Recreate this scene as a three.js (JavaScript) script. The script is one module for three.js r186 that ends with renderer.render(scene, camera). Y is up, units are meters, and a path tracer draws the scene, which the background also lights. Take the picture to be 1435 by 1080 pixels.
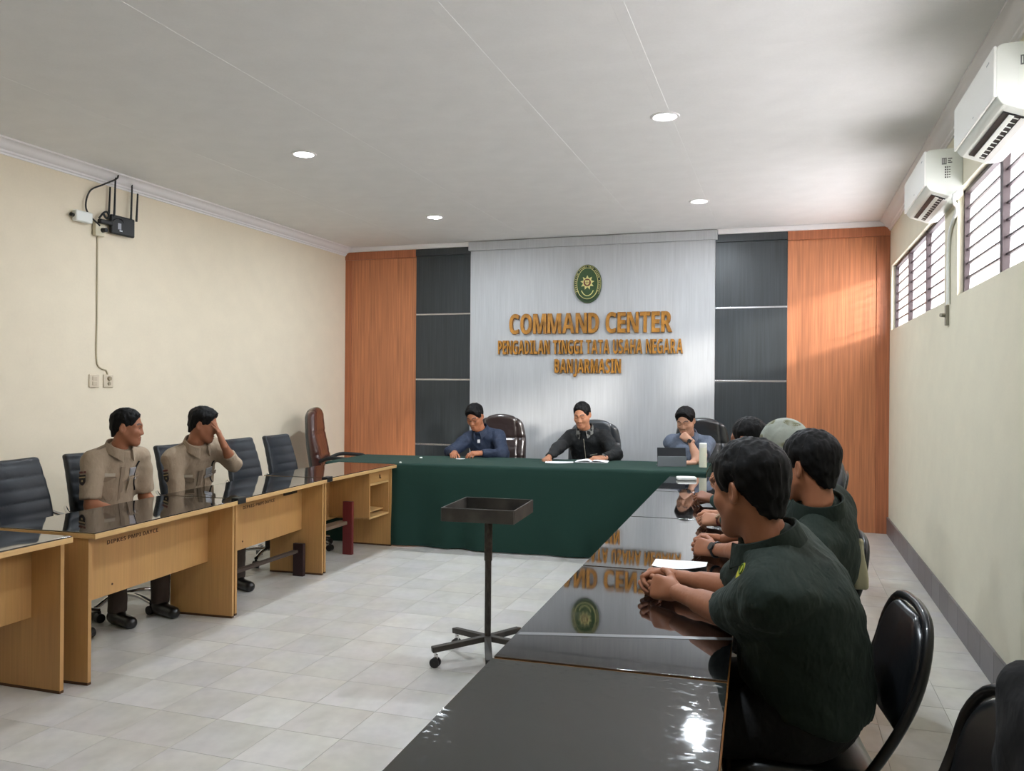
import * as THREE from 'three';
import { RoundedBoxGeometry } from 'three/addons/geometries/RoundedBoxGeometry.js';
import { mergeGeometries } from 'three/addons/utils/BufferGeometryUtils.js';
import { ImprovedNoise } from 'three/addons/math/ImprovedNoise.js';
import { FontLoader } from 'three/addons/loaders/FontLoader.js';
import { TextGeometry } from 'three/addons/geometries/TextGeometry.js';
import { RectAreaLightUniformsLib } from 'three/addons/lights/RectAreaLightUniformsLib.js';

// ---------- camera, sky, sun, exposure ----------
const scene = new THREE.Scene();
const camera = new THREE.PerspectiveCamera(2 * Math.atan(540 / 1155) * 180 / Math.PI, 1435 / 1080, 0.05, 100);
camera.rotation.order = 'YXZ';
camera.position.set(0, 1.48, 0);
camera.rotation.set(-0.0004, 0.3188, 0.0073);
scene.add(camera);
const renderer = new THREE.WebGLRenderer({ antialias: true });
renderer.toneMapping = THREE.LinearToneMapping;
renderer.toneMappingExposure = 9.8;
renderer.shadowMap.enabled = true;
scene.background = new THREE.Color().setRGB(1.15, 1.12, 1.18);      // bright overcast tropical sky
const sun = new THREE.DirectionalLight(new THREE.Color().setRGB(1, .95, .9), .85);
sun.position.set(1, .34, 1.25).multiplyScalar(12).add(new THREE.Vector3(0, 2, -8));
sun.target.position.set(0, 2, -8);
sun.castShadow = true; sun.shadow.radius = 9;                      // veiled by thin cloud
Object.assign(sun.shadow.camera, { left: -8, right: 8, top: 8, bottom: -8, near: .1, far: 40 });
sun.shadow.mapSize.set(2048, 2048);
scene.add(sun, sun.target);
RectAreaLightUniformsLib.init();
const LAMP_POWER = 62, LAMP_COLOR = new THREE.Color().setRGB(.90, 1.0, 1.09);

// ---------- helpers ----------
const noise = new ImprovedNoise();
let seed = 7;
const rnd = () => { seed = (seed * 1664525 + 1013904223) >>> 0; return seed / 4294967296; };
const N = (x, y, z = 0) => noise.noise(x + 31.7, y + 17.3, z + 5.1);
const fbm = (x, y, z = 0, o = 4) => { let s = 0, a = .5; for (let i = 0; i < o; i++) { s += a * N(x, y, z); x *= 2.03; y *= 2.03; z *= 2.03; a *= .5; } return s; };
const V = (x, y, z) => new THREE.Vector3(x, y, z);
const clamp = (x, a = 0, b = 1) => Math.min(b, Math.max(a, x));
const sstep = (a, b, x) => { const t = clamp((x - a) / (b - a)); return t * t * (3 - 2 * t); };
function tex(w, h, f, srgb = true, rep) {                           // f(u, v) -> grey or [r, g, b], 0..1
  const d = new Uint8Array(w * h * 4);
  for (let j = 0; j < h; j++) for (let i = 0; i < w; i++) {
    const c = f(i / w, j / h), k = 4 * (j * w + i), g = typeof c === 'number';
    for (let q = 0; q < 3; q++) d[k + q] = 255 * clamp(g ? c : c[q]);
    d[k + 3] = 255;
  }
  const t = new THREE.DataTexture(d, w, h);
  t.wrapS = t.wrapT = THREE.RepeatWrapping; t.magFilter = THREE.LinearFilter; t.minFilter = THREE.LinearMipmapLinearFilter; t.generateMipmaps = true;
  if (srgb) t.colorSpace = THREE.SRGBColorSpace;
  if (rep) t.repeat.set(rep, rep);
  t.needsUpdate = true; return t;
}
const wrapN = (u, v, fx, fy, o = 3, z = 0) => {                     // tiling noise by blending
  const a = (x, y) => fbm(x * fx, y * fy, z, o), s = sstep(.8, 1, u), t = sstep(.8, 1, v);
  return (a(u, v) * (1 - s) + a(u - 1, v) * s) * (1 - t) + (a(u, v - 1) * (1 - s) + a(u - 1, v - 1) * s) * t;
};
const T = {};
T.grain = tex(512, 512, (u, v) => .94 + .07 * wrapN(u, v, 60, 2.2, 3) + .05 * wrapN(u, v, 9, .8, 2, 4));
T.grainStrong = tex(512, 512, (u, v) => .88 + .2 * wrapN(u, v, 70, 1.6, 3, 2) + .12 * wrapN(u, v, 14, .9, 2, 7));
T.beech = tex(512, 512, (u, v) => { const g = .92 + .10 * wrapN(u, v, 90, 3, 2, 3) + .1 * wrapN(u, v, 7, .7, 2, 9); return [g, g * (.985 + .02 * N(u * 9, v * 2)), g * .97]; });
T.plaster = tex(512, 512, (u, v) => .975 + .025 * wrapN(u, v, 5, 5, 4) + .012 * wrapN(u, v, 60, 60, 2, 3));
T.plasterBump = tex(512, 512, (u, v) => .5 + .4 * wrapN(u, v, 40, 40, 3, 8), false);
T.marble = tex(512, 512, (u, v) => { const g = .94 + .10 * wrapN(u, v, 6, 5, 4, 1) + .05 * wrapN(u, v, 22, 18, 3, 6); return [g, g * (.995 + .01 * N(u * 5, v * 5)), g * (.975 + .03 * N(v * 4, u * 4))]; });
T.weave = tex(256, 256, (u, v) => .5 + .22 * Math.sin(u * 402.1) * Math.sin(v * 402.1) + .25 * wrapN(u, v, 30, 30, 3), false);
T.leather = tex(256, 256, (u, v) => .5 + .5 * wrapN(u, v, 26, 26, 3, 5), false);
T.wrinkle = tex(512, 512, (u, v) => { const a = wrapN(u + .0, v, 7, 4, 4, 11); return .5 + .7 * (a - Math.abs(wrapN(u, v, 10, 5, 3, 3)) * .8); }, false);
T.wrinkle.repeat.set(2.2, 2.2);
T.hair = tex(256, 256, (u, v) => .5 + .6 * wrapN(u, v, 90, 7, 2, 13), false);
T.rust = tex(256, 256, (u, v) => { const g = .85 + .5 * wrapN(u, v, 9, 9, 4, 21); return [g, g * .96, g * .92]; });
T.smear = tex(1024, 1024, (u, v) => { const b = wrapN(u, v, 16, 30, 4, 31), s = wrapN(u, v, 5, 5, 3, 40); return .035 + .02 * sstep(-.1, .3, s) + .05 * sstep(.12, .3, b) + .07 * sstep(.14, .3, wrapN(u, v, 45, 80, 3, 3)); }, false);
T.glassClean = tex(512, 512, (u, v) => .035 + .05 * sstep(.05, .4, wrapN(u, v, 6, 6, 4, 61)), false);
T.crinkle = tex(512, 512, (u, v) => .5 + .9 * Math.abs(wrapN(u, v, 9, 12, 3, 71)), false);
T.hijab = tex(512, 512, (u, v) => { const a = wrapN(u, v, 9, 9, 3, 81), d = sstep(.1, .22, a) * (1 - sstep(.25, .4, a)); const g = .95 + .1 * wrapN(u, v, 40, 40, 2); return [g * (1 - .32 * d), g * (1 - .36 * d), g * (1 - .5 * d)]; });
const lin = (h) => new THREE.Color(h);
function M(color, roughness = .6, o = {}) { return new THREE.MeshPhysicalMaterial({ color: lin(color), roughness, ...o }); }
const mat = {
  wallLeft: M('#eee2ca', .85, { map: T.plaster, bumpMap: T.plasterBump, bumpScale: .0006 }),
  wallRight: M('#e4dec8', .85, { map: T.plaster, bumpMap: T.plasterBump, bumpScale: .0006 }),
  ceiling: M('#f4f4f3', .9, { map: T.plaster }),
  cornice: M('#f0eeee', .6),
  tile: ['#d6d6d5', '#d0d0ce', '#dbdbd9', '#d3d2cf'].map(c => M(c, .28, { map: T.marble })),
  grout: M('#a09a92', .9),
  skirtTile: ['#6c6a70', '#747278', '#66646a'].map(c => M(c, .35, { map: T.marble })),
  orange: M('#d68a5e', .42, { map: T.grainStrong }),
  orangeDark: M('#c47850', .42, { map: T.grainStrong }),
  black: M('#3c4245', .38, { map: T.grainStrong }),
  white: M('#c4c6c8', .5, { map: T.grain }),
  silver: M('#c9c9cb', .22, { metalness: .9 }),
  chrome: M('#d8d8d8', .14, { metalness: 1 }),
  gold: M('#cc9440', .42, { map: T.rust, metalness: .25 }),
  goldSide: M('#9a6a2e', .55),
  beech: M('#c69a60', .45, { map: T.beech }),
  beechSide: M('#b9834a', .45, { map: T.beech }),
  beechEdge: M('#dcb67c', .45, { map: T.beech }),
  blackGlass: M('#0b0b0c', 1, { roughnessMap: T.glassClean, ior: 1.85, clearcoat: .5, clearcoatRoughness: .03 }),
  smearGlass: M('#222523', 1, { roughnessMap: T.smear, ior: 1.8 }),
  cloth: M('#083027', .9, { bumpMap: T.weave, bumpScale: .0006, sheen: .12, sheenRoughness: .6, sheenColor: lin('#2c7a64') }),
  leather: M('#20252b', .5, { bumpMap: T.leather, bumpScale: .0007 }),
  leatherGloss: M('#16181c', .3, { bumpMap: T.leather, bumpScale: .0006, clearcoat: .4, clearcoatRoughness: .25 }),
  wrapBrown: M('#45211b', .35, { bumpMap: T.crinkle, bumpScale: .004, clearcoat: 1, clearcoatRoughness: .12 }),
  wrapDark: M('#2b201e', .35, { bumpMap: T.crinkle, bumpScale: .006, clearcoat: 1, clearcoatRoughness: .1 }),
  wrapBlack: M('#1b1d20', .35, { bumpMap: T.crinkle, bumpScale: .006, clearcoat: 1, clearcoatRoughness: .1 }),
  wrapGrey: M('#33373b', .4, { bumpMap: T.crinkle, bumpScale: .003, clearcoat: .8, clearcoatRoughness: .15 }),
  blackPlastic: M('#141516', .45),
  blackMetal: M('#17181a', .35, { metalness: .3, clearcoat: .3 }),
  standMetal: M('#4a4946', .55, { metalness: .45, map: T.rust }),
  redWood: M('#6e2224', .55, { map: T.beech }),
  darkWood: M('#30181a', .6, { map: T.beech }),
  darkPlank: M('#4a3d34', .65, { map: T.beech }),
  plank: M('#7d6a58', .6, { map: T.beech }),
  mullion: M('#33262a', .5),
  paper: M('#f3f4f6', .85),
  whitePlastic: M('#eceee9', .35),
  acSide: M('#e3e8e0', .38),
  conduit: M('#b9ad90', .7),
  darkText: M('#4a2d12', .7),
};
// ---- geometry ----
function uvm(g, along = 'y', off = 0) {                             // uv in metres from the dominant face direction; grain runs along one axis
  g = g.index ? g.toNonIndexed() : g;
  const p = g.attributes.position, n = g.attributes.normal, uv = new Float32Array(p.count * 2);
  const e1 = V(), e2 = V(), a = V(), b = V(), c = V();
  for (let i = 0; i < p.count; i += 3) {
    a.fromBufferAttribute(p, i); b.fromBufferAttribute(p, i + 1); c.fromBufferAttribute(p, i + 2);
    e1.subVectors(b, a); e2.subVectors(c, a); e1.cross(e2);
    const x = Math.abs(e1.x), y = Math.abs(e1.y), z = Math.abs(e1.z);
    const ax = x >= y && x >= z ? 0 : y >= z ? 1 : 2;
    for (let k = 0; k < 3; k++) {
      const q = [p.getX(i + k), p.getY(i + k), p.getZ(i + k)];
      let u, v;
      if (along === 'y') { [u, v] = ax === 0 ? [q[2], q[1]] : ax === 1 ? [q[0], q[2]] : [q[0], q[1]]; }
      else if (along === 'x') { [u, v] = ax === 0 ? [q[1], q[2]] : ax === 1 ? [q[2], q[0]] : [q[1], q[0]]; }
      else { [u, v] = ax === 0 ? [q[1], q[2]] : ax === 1 ? [q[0], q[2]] : [q[0], q[1]]; }
      uv[2 * (i + k)] = u + off; uv[2 * (i + k) + 1] = v + off * .37;
    }
  }
  g.setAttribute('uv', new THREE.BufferAttribute(uv, 2));
  return g;
}
let boxOff = 0;
function bx(w, h, d, x = 0, y = 0, z = 0, r = .002, along = 'y') {   // rounded box centred on (x, y, z)
  r = Math.min(r, w / 2.01, h / 2.01, d / 2.01);
  const g = r > 0 ? new RoundedBoxGeometry(w, h, d, 1, r) : new THREE.BoxGeometry(w, h, d);
  boxOff += .173;
  const o = uvm(g, along, boxOff); o.translate(x, y, z); return o;
}
function mm(x0, x1, y0, y1, z0, z1, r = 0, along = 'y') { return bx(x1 - x0, y1 - y0, z1 - z0, (x0 + x1) / 2, (y0 + y1) / 2, (z0 + z1) / 2, r, along); }
function strip(g) { const o = g.index ? g.toNonIndexed() : g; for (const k of Object.keys(o.attributes)) if (!['position', 'normal', 'uv'].includes(k)) o.deleteAttribute(k); if (!o.attributes.uv) o.setAttribute('uv', new THREE.BufferAttribute(new Float32Array(o.attributes.position.count * 2), 2)); return o; }
const merge = (gs) => gs.length === 1 ? gs[0] : mergeGeometries(gs.map(strip));
const P3 = (a) => a.map(q => V(...q));
function tube(pts, r, seg = 24, rad = 8, closed = false) {
  const curve = new THREE.CatmullRomCurve3(P3(pts), closed, 'centripetal');
  return new THREE.TubeGeometry(curve, seg, r, rad, closed);
}
function rod(a, b, r0, r1 = r0, rad = 12) {
  const A = V(...a), B = V(...b), L = A.distanceTo(B), g = new THREE.CylinderGeometry(r1, r0, L, rad, 1);
  g.translate(0, L / 2, 0);
  g.applyQuaternion(new THREE.Quaternion().setFromUnitVectors(V(0, 1, 0), B.sub(A).normalize()));
  g.translate(...a); return g;
}
function lathe(prof, seg = 24) { return new THREE.LatheGeometry(prof.map(q => new THREE.Vector2(...q)), seg); }
function bentPolyTube(pts, r, bend = .04, rad = 8) {                // straight runs with rounded corners
  const p = P3(pts), path = new THREE.CurvePath();
  let from = p[0];
  for (let i = 1; i < p.length - 1; i++) {
    const a = p[i].clone().lerp(p[i - 1], Math.min(.49, bend / p[i].distanceTo(p[i - 1]))), b = p[i].clone().lerp(p[i + 1], Math.min(.49, bend / p[i].distanceTo(p[i + 1])));
    path.add(new THREE.LineCurve3(from, a)); path.add(new THREE.QuadraticBezierCurve3(a, p[i], b)); from = b;
  }
  path.add(new THREE.LineCurve3(from, p[p.length - 1]));
  const seq = []; for (const c of path.curves) { const n = c.type === 'LineCurve3' ? 1 : 6; for (let k = seq.length ? 1 : 0; k <= n; k++) seq.push(c.getPoint(k / n)); }
  const parts = [];
  const curve = new THREE.CurvePath(); for (let i = 1; i < seq.length; i++) curve.add(new THREE.LineCurve3(seq[i - 1], seq[i]));
  return new THREE.TubeGeometry(new THREE.CatmullRomCurve3(seq, false, 'catmullrom', .02), seq.length * 3, r, rad, false);
}
// ---- naming ----
const used = {};
function numbered(n) { const k = used[n] = (used[n] ?? -1) + 1; return k ? `${n}_${String(k).padStart(3, '0')}` : n; }
function shadow(o) { o.traverse(m => { if (m.isMesh) { m.castShadow = true; m.receiveShadow = true; } }); return o; }
function mesh(name, geos, m, parent) { const o = new THREE.Mesh(Array.isArray(geos) ? merge(geos) : geos, m); o.name = name; o.castShadow = o.receiveShadow = true; if (parent) parent.add(o); return o; }
function part(parent, name, geos, m, label) {
  parent.userData._n ??= {}; const k = parent.userData._n[name] = (parent.userData._n[name] ?? -1) + 1;
  const o = mesh(k ? `${name}_${String(k).padStart(3, '0')}` : name, geos, m, parent);
  if (label) o.userData.label = label; return o;
}
function thing(name, label, category, pos = [0, 0, 0], turn = 0, group) {
  const o = new THREE.Group(); o.name = numbered(name); scene.add(o); o.position.set(...pos); o.rotation.y = turn;
  o.userData.label = label; o.userData.category = category; if (group) o.userData.group = group; return o;
}
function solo(name, geos, m, label, category, group, pos = [0, 0, 0], turn = 0) {
  const o = mesh(numbered(name), geos, m, scene); o.userData.label = label; o.userData.category = category; if (group) o.userData.group = group;
  o.position.set(...pos); o.rotation.y = turn; return o;
}
function struct(name, geos, m) { const o = mesh(name, geos, m, scene); o.userData.kind = 'structure'; return o; }
function structGroup(name) { const o = new THREE.Group(); o.name = name; o.userData.kind = 'structure'; scene.add(o); return o; }
function copyOf(root, pos, turn, label, group) {
  const r = root.clone(); r.name = numbered(root.name.replace(/_\d{3}$/, '')); scene.add(r); r.position.set(...pos); r.rotation.y = turn;
  r.userData = { ...root.userData, label }; if (group) r.userData.group = group; return r;
}
// ---- surface nets: mesh a distance field ----
function nets(f, lo, hi, c) {
  const nx = Math.ceil((hi[0] - lo[0]) / c) + 2, ny = Math.ceil((hi[1] - lo[1]) / c) + 2, nz = Math.ceil((hi[2] - lo[2]) / c) + 2;
  const F = new Float32Array(nx * ny * nz).fill(1), B = 5, id = (i, j, k) => i + nx * (j + ny * k);
  for (let k0 = 0; k0 < nz; k0 += B) for (let j0 = 0; j0 < ny; j0 += B) for (let i0 = 0; i0 < nx; i0 += B) {
    const d = f(lo[0] + (i0 + B / 2) * c, lo[1] + (j0 + B / 2) * c, lo[2] + (k0 + B / 2) * c);
    const far = Math.abs(d) > c * (B / 2 + .5) * 1.74 * 1.4;
    for (let k = k0; k < Math.min(k0 + B, nz); k++) for (let j = j0; j < Math.min(j0 + B, ny); j++) for (let i = i0; i < Math.min(i0 + B, nx); i++)
      F[id(i, j, k)] = far ? d : f(lo[0] + i * c, lo[1] + j * c, lo[2] + k * c);
  }
  const vid = new Int32Array(nx * ny * nz).fill(-1), pos = [], idx = [];
  const co = [[0, 0, 0], [1, 0, 0], [0, 1, 0], [1, 1, 0], [0, 0, 1], [1, 0, 1], [0, 1, 1], [1, 1, 1]];
  const ed = [[0, 1], [2, 3], [4, 5], [6, 7], [0, 2], [1, 3], [4, 6], [5, 7], [0, 4], [1, 5], [2, 6], [3, 7]];
  const v = new Float32Array(8);
  for (let k = 0; k < nz - 1; k++) for (let j = 0; j < ny - 1; j++) for (let i = 0; i < nx - 1; i++) {
    let m = 0; for (let q = 0; q < 8; q++) { v[q] = F[id(i + co[q][0], j + co[q][1], k + co[q][2])]; if (v[q] < 0) m |= 1 << q; }
    if (m === 0 || m === 255) continue;
    let x = 0, y = 0, z = 0, n = 0;
    for (const [a, b] of ed) if ((v[a] < 0) !== (v[b] < 0)) { const t = v[a] / (v[a] - v[b]); x += co[a][0] + t * (co[b][0] - co[a][0]); y += co[a][1] + t * (co[b][1] - co[a][1]); z += co[a][2] + t * (co[b][2] - co[a][2]); n++; }
    vid[id(i, j, k)] = pos.length / 3; pos.push(lo[0] + (i + x / n) * c, lo[1] + (j + y / n) * c, lo[2] + (k + z / n) * c);
  }
  const quad = (a, b, c2, d, flip) => { if (a < 0 || b < 0 || c2 < 0 || d < 0) return; if (flip) idx.push(a, c2, b, a, d, c2); else idx.push(a, b, c2, a, c2, d); };
  for (let k = 1; k < nz - 1; k++) for (let j = 1; j < ny - 1; j++) for (let i = 1; i < nx - 1; i++) {
    const s = F[id(i, j, k)] < 0;
    if (s !== (F[id(i + 1, j, k)] < 0)) quad(vid[id(i, j - 1, k - 1)], vid[id(i, j, k - 1)], vid[id(i, j, k)], vid[id(i, j - 1, k)], !s);
    if (s !== (F[id(i, j + 1, k)] < 0)) quad(vid[id(i - 1, j, k - 1)], vid[id(i - 1, j, k)], vid[id(i, j, k)], vid[id(i, j, k - 1)], !s);
    if (s !== (F[id(i, j, k + 1)] < 0)) quad(vid[id(i - 1, j - 1, k)], vid[id(i, j - 1, k)], vid[id(i, j, k)], vid[id(i - 1, j, k)], !s);
  }
  const g = new THREE.BufferGeometry();
  g.setAttribute('position', new THREE.Float32BufferAttribute(pos, 3)); g.setIndex(idx); g.computeVertexNormals();
  return g;
}
const smin = (a, b, k) => { const h = Math.max(k - Math.abs(a - b), 0) / k; return Math.min(a, b) - h * h * k * .25; };
const smax = (a, b, k) => -smin(-a, -b, k);
const len = Math.hypot;
const sdBox = (x, y, z, a, b, c, r) => { const p = Math.abs(x) - a + r, q = Math.abs(y) - b + r, s = Math.abs(z) - c + r; return len(Math.max(p, 0), Math.max(q, 0), Math.max(s, 0)) + Math.min(Math.max(p, q, s), 0) - r; };
const sdEll = (x, y, z, a, b, c) => { const k0 = len(x / a, y / b, z / c), k1 = len(x / (a * a), y / (b * b), z / (c * c)); return k1 < 1e-9 ? -Math.min(a, b, c) : k0 * (k0 - 1) / k1; };
function sdCap(x, y, z, a, b, r0, r1) {
  const bx_ = b[0] - a[0], by = b[1] - a[1], bz = b[2] - a[2], px = x - a[0], py = y - a[1], pz = z - a[2];
  const t = clamp((px * bx_ + py * by + pz * bz) / (bx_ * bx_ + by * by + bz * bz + 1e-12));
  return len(px - bx_ * t, py - by * t, pz - bz * t) - (r0 + (r1 - r0) * t);
}
// ---------- the room ----------
const XL = -5.21, XR = 1.013, ZB = -9.13, ZF = 1.3, HC = 3.17;
{ // floor: slab with separately laid tiles
  const floor = struct('floor', mm(XL - .2, XR + .2, -.12, -.003, ZB - .2, ZF + .2), mat.grout);
  const PX = .307, PZ = .3025, X0 = -1.745, Z0 = -2.74, spots = [];
  camera.updateMatrixWorld(true); camera.updateProjectionMatrix();
  for (let i = -12; i < 11; i++) for (let k = -23; k < 14; k++) {
    const x0 = Math.max(XL, X0 + i * PX), x1 = Math.min(XR, X0 + (i + 1) * PX), z0 = Math.max(ZB, Z0 + k * PZ), z1 = Math.min(ZF, Z0 + (k + 1) * PZ);
    if (x1 - x0 < .02 || z1 - z0 < .02) continue;
    const c = V((x0 + x1) / 2, 0, (z0 + z1) / 2), q = c.clone().project(camera), depth = -c.z;
    const inView = c.z < -.5 && Math.abs(q.x) < 1.06 && q.y > -1.1;
    const hidden = (c.x > -.72 && c.x < .15) || c.z < -7 || c.x < -3.75 || (c.x < -.75 && c.x > -1.6 && c.z > -2.2 - (c.x + .75) * 1.3);
    spots.push({ x0, x1, z0, z1, s: inView ? (hidden ? .1 : 1) / (depth * depth) : -depth * -.00001 - 1 });
  }
  spots.sort((a, b) => b.s - a.s);
  const full = []; for (let v = 0; v < 6; v++) full.push(bx(PX - .0022, .012, PZ - .0022, 0, -.006, 0, 0, 'z'));
  const rest = [];
  spots.forEach((t, n) => {
    const w = t.x1 - t.x0, d = t.z1 - t.z0, whole = Math.abs(w - PX) < 1e-6 && Math.abs(d - PZ) < 1e-6;
    if (n < 295) {
      const o = part(floor, 'tile', whole ? full[Math.floor(rnd() * 6)] : bx(w - .0022, .012, d - .0022, 0, -.006, 0, 0, 'z'), mat.tile[Math.floor(rnd() * 4)]);
      o.position.set((t.x0 + t.x1) / 2, (rnd() - .5) * .0005, (t.z0 + t.z1) / 2);
    } else rest.push(mm(t.x0 + .0011, t.x1 - .0011, -.012, 0, t.z0 + .0011, t.z1 - .0011, 0, 'z'));
  });
  part(floor, 'outer_tile_field', rest, mat.tile[0]).userData.kind = 'stuff';
}
{ // ceiling: plaster boards, joints filled along the room
  const ceiling = struct('ceiling', mm(XL - .2, XR + .2, HC + .012, HC + .15, ZB - .2, ZF + .2), mat.ceiling);
  const xs = [XL, -4.16, -2.83, -1.49, -.71, XR];
  for (let i = 0; i < xs.length - 1; i++) for (const [z0, z1] of [[ZB, -6.7], [-6.7, -4.26], [-4.26, -1.82], [-1.82, ZF]])
    part(ceiling, 'plasterboard', mm(xs[i] + .0004, xs[i + 1] - .0004, HC, HC + .012, z0 + .0002, z1 - .0002), mat.ceiling);
  for (const x of xs.slice(1, -1)) part(ceiling, 'filled_joint', mm(x - .03, x + .03, HC - .0012, HC + .001, ZB, ZF, .0011), mat.ceiling);
}
const wallLeft = struct('wall_left', mm(XL - .2, XL, 0, HC + .02, ZB - .2, ZF + .2), mat.wallLeft);
struct('wall_front', mm(XL, XR, 0, HC + .02, ZF, ZF + .2), mat.wallLeft);
// the windows stand in two long openings of the right wall
const WY0 = 2.055, WY1 = 2.70, OPEN = [[-9.0, -6.14], [-5.71, -1.9]];
{
  const g = [mm(XR, XR + .2, 0, WY0, ZB - .2, ZF + .2), mm(XR, XR + .2, WY1, HC + .02, ZB - .2, ZF + .2)];
  let z = ZB - .2; for (const [a, b] of OPEN) { g.push(mm(XR, XR + .2, WY0, WY1, z, a)); z = b; } g.push(mm(XR, XR + .2, WY0, WY1, z, ZF + .2));
  struct('wall_right', g, mat.wallRight);
}
mat.pane = M('#ffffff', .55, { transmission: 1, thickness: 0, ior: 1.45, side: THREE.DoubleSide });
OPEN.forEach(([a, b], w) => {
  const win = structGroup(`window_${w + 1}`), n = w ? 4 : 3, x = XR + .055;
  part(win, 'window_frame', [mm(x - .02, x + .03, WY0, WY0 + .02, a, b), mm(x - .02, x + .03, WY1 - .025, WY1, a, b), mm(x - .02, x + .03, WY0, WY1, a, a + .03), mm(x - .02, x + .03, WY0, WY1, b - .03, b)], mat.mullion);
  const step = (b - a) / n, rows = 7, rh = (WY1 - WY0 - .045) / rows;
  for (let c = 1; c < n; c++) part(win, 'mullion', mm(x - .025, x + .03, WY0, WY1, a + c * step - (w ? .028 : .018), a + c * step + (w ? .028 : .018)), mat.mullion);
  for (let c = 0; c < n; c++) for (let r = 0; r < rows; r++) {
    const y = WY0 + .02 + r * rh, z0 = a + c * step + .022, z1 = a + (c + 1) * step - .022;
    const p = part(win, 'pane', new THREE.BoxGeometry(.004, rh - .002, z1 - z0), mat.pane);
    p.position.set(x + .01, y + rh / 2, (z0 + z1) / 2); p.rotation.z = -.06;
    if (r) part(win, 'glazing_bar', mm(x - .006, x + .008, y - .0055, y + .0055, z0 - .01, z1 + .01), mat.mullion);
  }
});
// skirting tiles
{
  const sk = structGroup('baseboard_right'), gs = [bx(.014, .173, .298, 0, 0, 0, .0015)];
  part(sk, 'mortar_bed', mm(XR - .006, XR, 0, .172, ZB, ZF), mat.grout);
  for (let z = ZB + .15, i = 0; z < ZF - .15; z += .3, i++) { const o = part(sk, 'tile', gs[0], mat.skirtTile[Math.floor(rnd() * 3)]); o.position.set(XR - .010, .0865, z); }
  const sl = structGroup('baseboard_left'); part(sl, 'mortar_bed', mm(XL, XL + .006, 0, .172, ZB, ZF), mat.grout);
  for (let z = ZB + .15; z < ZF - .15; z += .3) { const o = part(sl, 'tile', gs[0], mat.skirtTile[Math.floor(rnd() * 3)]); o.position.set(XL + .010, .0865, z); }
}
// cornices: moulded profile swept along the walls
function cornice(name, len_, place) {
  const s = new THREE.Shape(); s.moveTo(0, 0); s.lineTo(.105, 0); s.lineTo(.105, -.012); s.lineTo(.092, -.016); s.quadraticCurveTo(.075, -.02, .066, -.036); s.quadraticCurveTo(.055, -.058, .034, -.066); s.lineTo(.026, -.07); s.lineTo(.024, -.082); s.lineTo(.012, -.088); s.lineTo(.010, -.1); s.lineTo(0, -.1); s.closePath();
  const g = new THREE.ExtrudeGeometry(s, { depth: len_, bevelEnabled: false, curveSegments: 5 });
  const o = struct(name, g, mat.cornice); place(o); return o;
}
cornice('trim_1', ZF - ZB, o => { o.position.set(XL, HC, ZB); });
cornice('trim_2', ZF - ZB, o => { o.position.set(XR, HC, ZF); o.rotation.y = Math.PI; });
cornice('trim_3', XR - XL, o => { o.position.set(XL, HC, ZF); o.rotation.y = Math.PI / 2; });
// back wall with its panelling
{
  const wall = struct('wall_back', mm(XL, XR, 0, HC + .02, ZB - .3, ZB - .03), mat.white);
  const P = (n, x0, x1, y0, y1, t, m, r = .003) => part(wall, n, mm(x0, x1, y0, y1, ZB - .03, ZB + t, r), m);
  const top = 3.115;
  for (const [x0, x1, side] of [[XL, -4.245, -1], [.027, XR, 1]]) {
    const sx0 = side < 0 ? x0 + .085 : x0, sx1 = side > 0 ? x1 - .125 : x1;
    P('orange_panel', sx0, sx1, 0, 3.02, 0, mat.orange);
    P('header', x0, x1, 3.02, top, .022, mat.orangeDark);
    if (side < 0) P('side_board', x0, sx0, 0, 3.02, .012, mat.orangeDark); else P('side_board', sx1, x1, 0, 3.02, .012, mat.orangeDark);
  }
  for (const [x0, x1] of [[-4.245, -3.53], [-.712, .027]]) {
    const ys = [0, .76, 1.542, 2.326, 3.03];
    for (let i = 0; i < 4; i++) P('black_panel', x0 + .001, x1 - .001, ys[i] + .012, ys[i + 1] - (i < 3 ? .012 : 0), .004, mat.black);
    P('header', x0, x1 + (x1 > 0 ? 0 : -.012), 3.032, top, .02, mat.black);
    for (let i = 1; i < 4; i++) P('metal_strip', x0, x1, ys[i] - .011, ys[i] + .011, .002, mat.silver, .004);
  }
  P('white_panel', -3.53, -.712, 0, 3.06, .03, mat.white);
  P('header', -3.545, -.69, 3.06, 3.162, .07, mat.white);
  part(wall, 'top_moulding', [mm(XL, -3.55, top, HC, ZB - .03, ZB + .05, .01), mm(-.688, XR, top, HC, ZB - .03, ZB + .05, .01)], mat.cornice);
}
// ---------- lamps ----------
mat.lens = M('#ffffff', .4, { emissive: new THREE.Color(1, 1, 1), emissiveIntensity: 6 });
const lampLabel = ['white round downlight over the left desks, nearer of the two ahead', 'white round downlight by the back wall over the left desks', 'brightest white round downlight, over the men in green', 'white round downlight by the back wall near the emblem', 'white round downlight above the dusty near table, over the top edge of the photo'];
[[-3.369, -5.28], [-3.358, -7.65], [-.72, -5.2], [-.746, -7.67], [-.73, -2.25]].forEach(([x, z], i) => {
  const l = thing('ceiling_downlight', lampLabel[i], 'ceiling light', [x, HC, z], 0, 'downlights in the ceiling');
  part(l, 'trim_ring', lathe([[.068, .004], [.068, -.002], [.074, -.008], [.086, -.008], [.092, -.003], [.093, .002]], 32), mat.cornice);
  part(l, 'lamp_lens', lathe([[.0, -.006], [.05, -.0055], [.068, -.002], [.068, .004], [0, .004]], 32), mat.lens);
  const a = new THREE.RectAreaLight(LAMP_COLOR, LAMP_POWER, .125, .125); a.position.set(x, HC - .012, z); a.lookAt(x, 0, z); scene.add(a);
});
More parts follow.
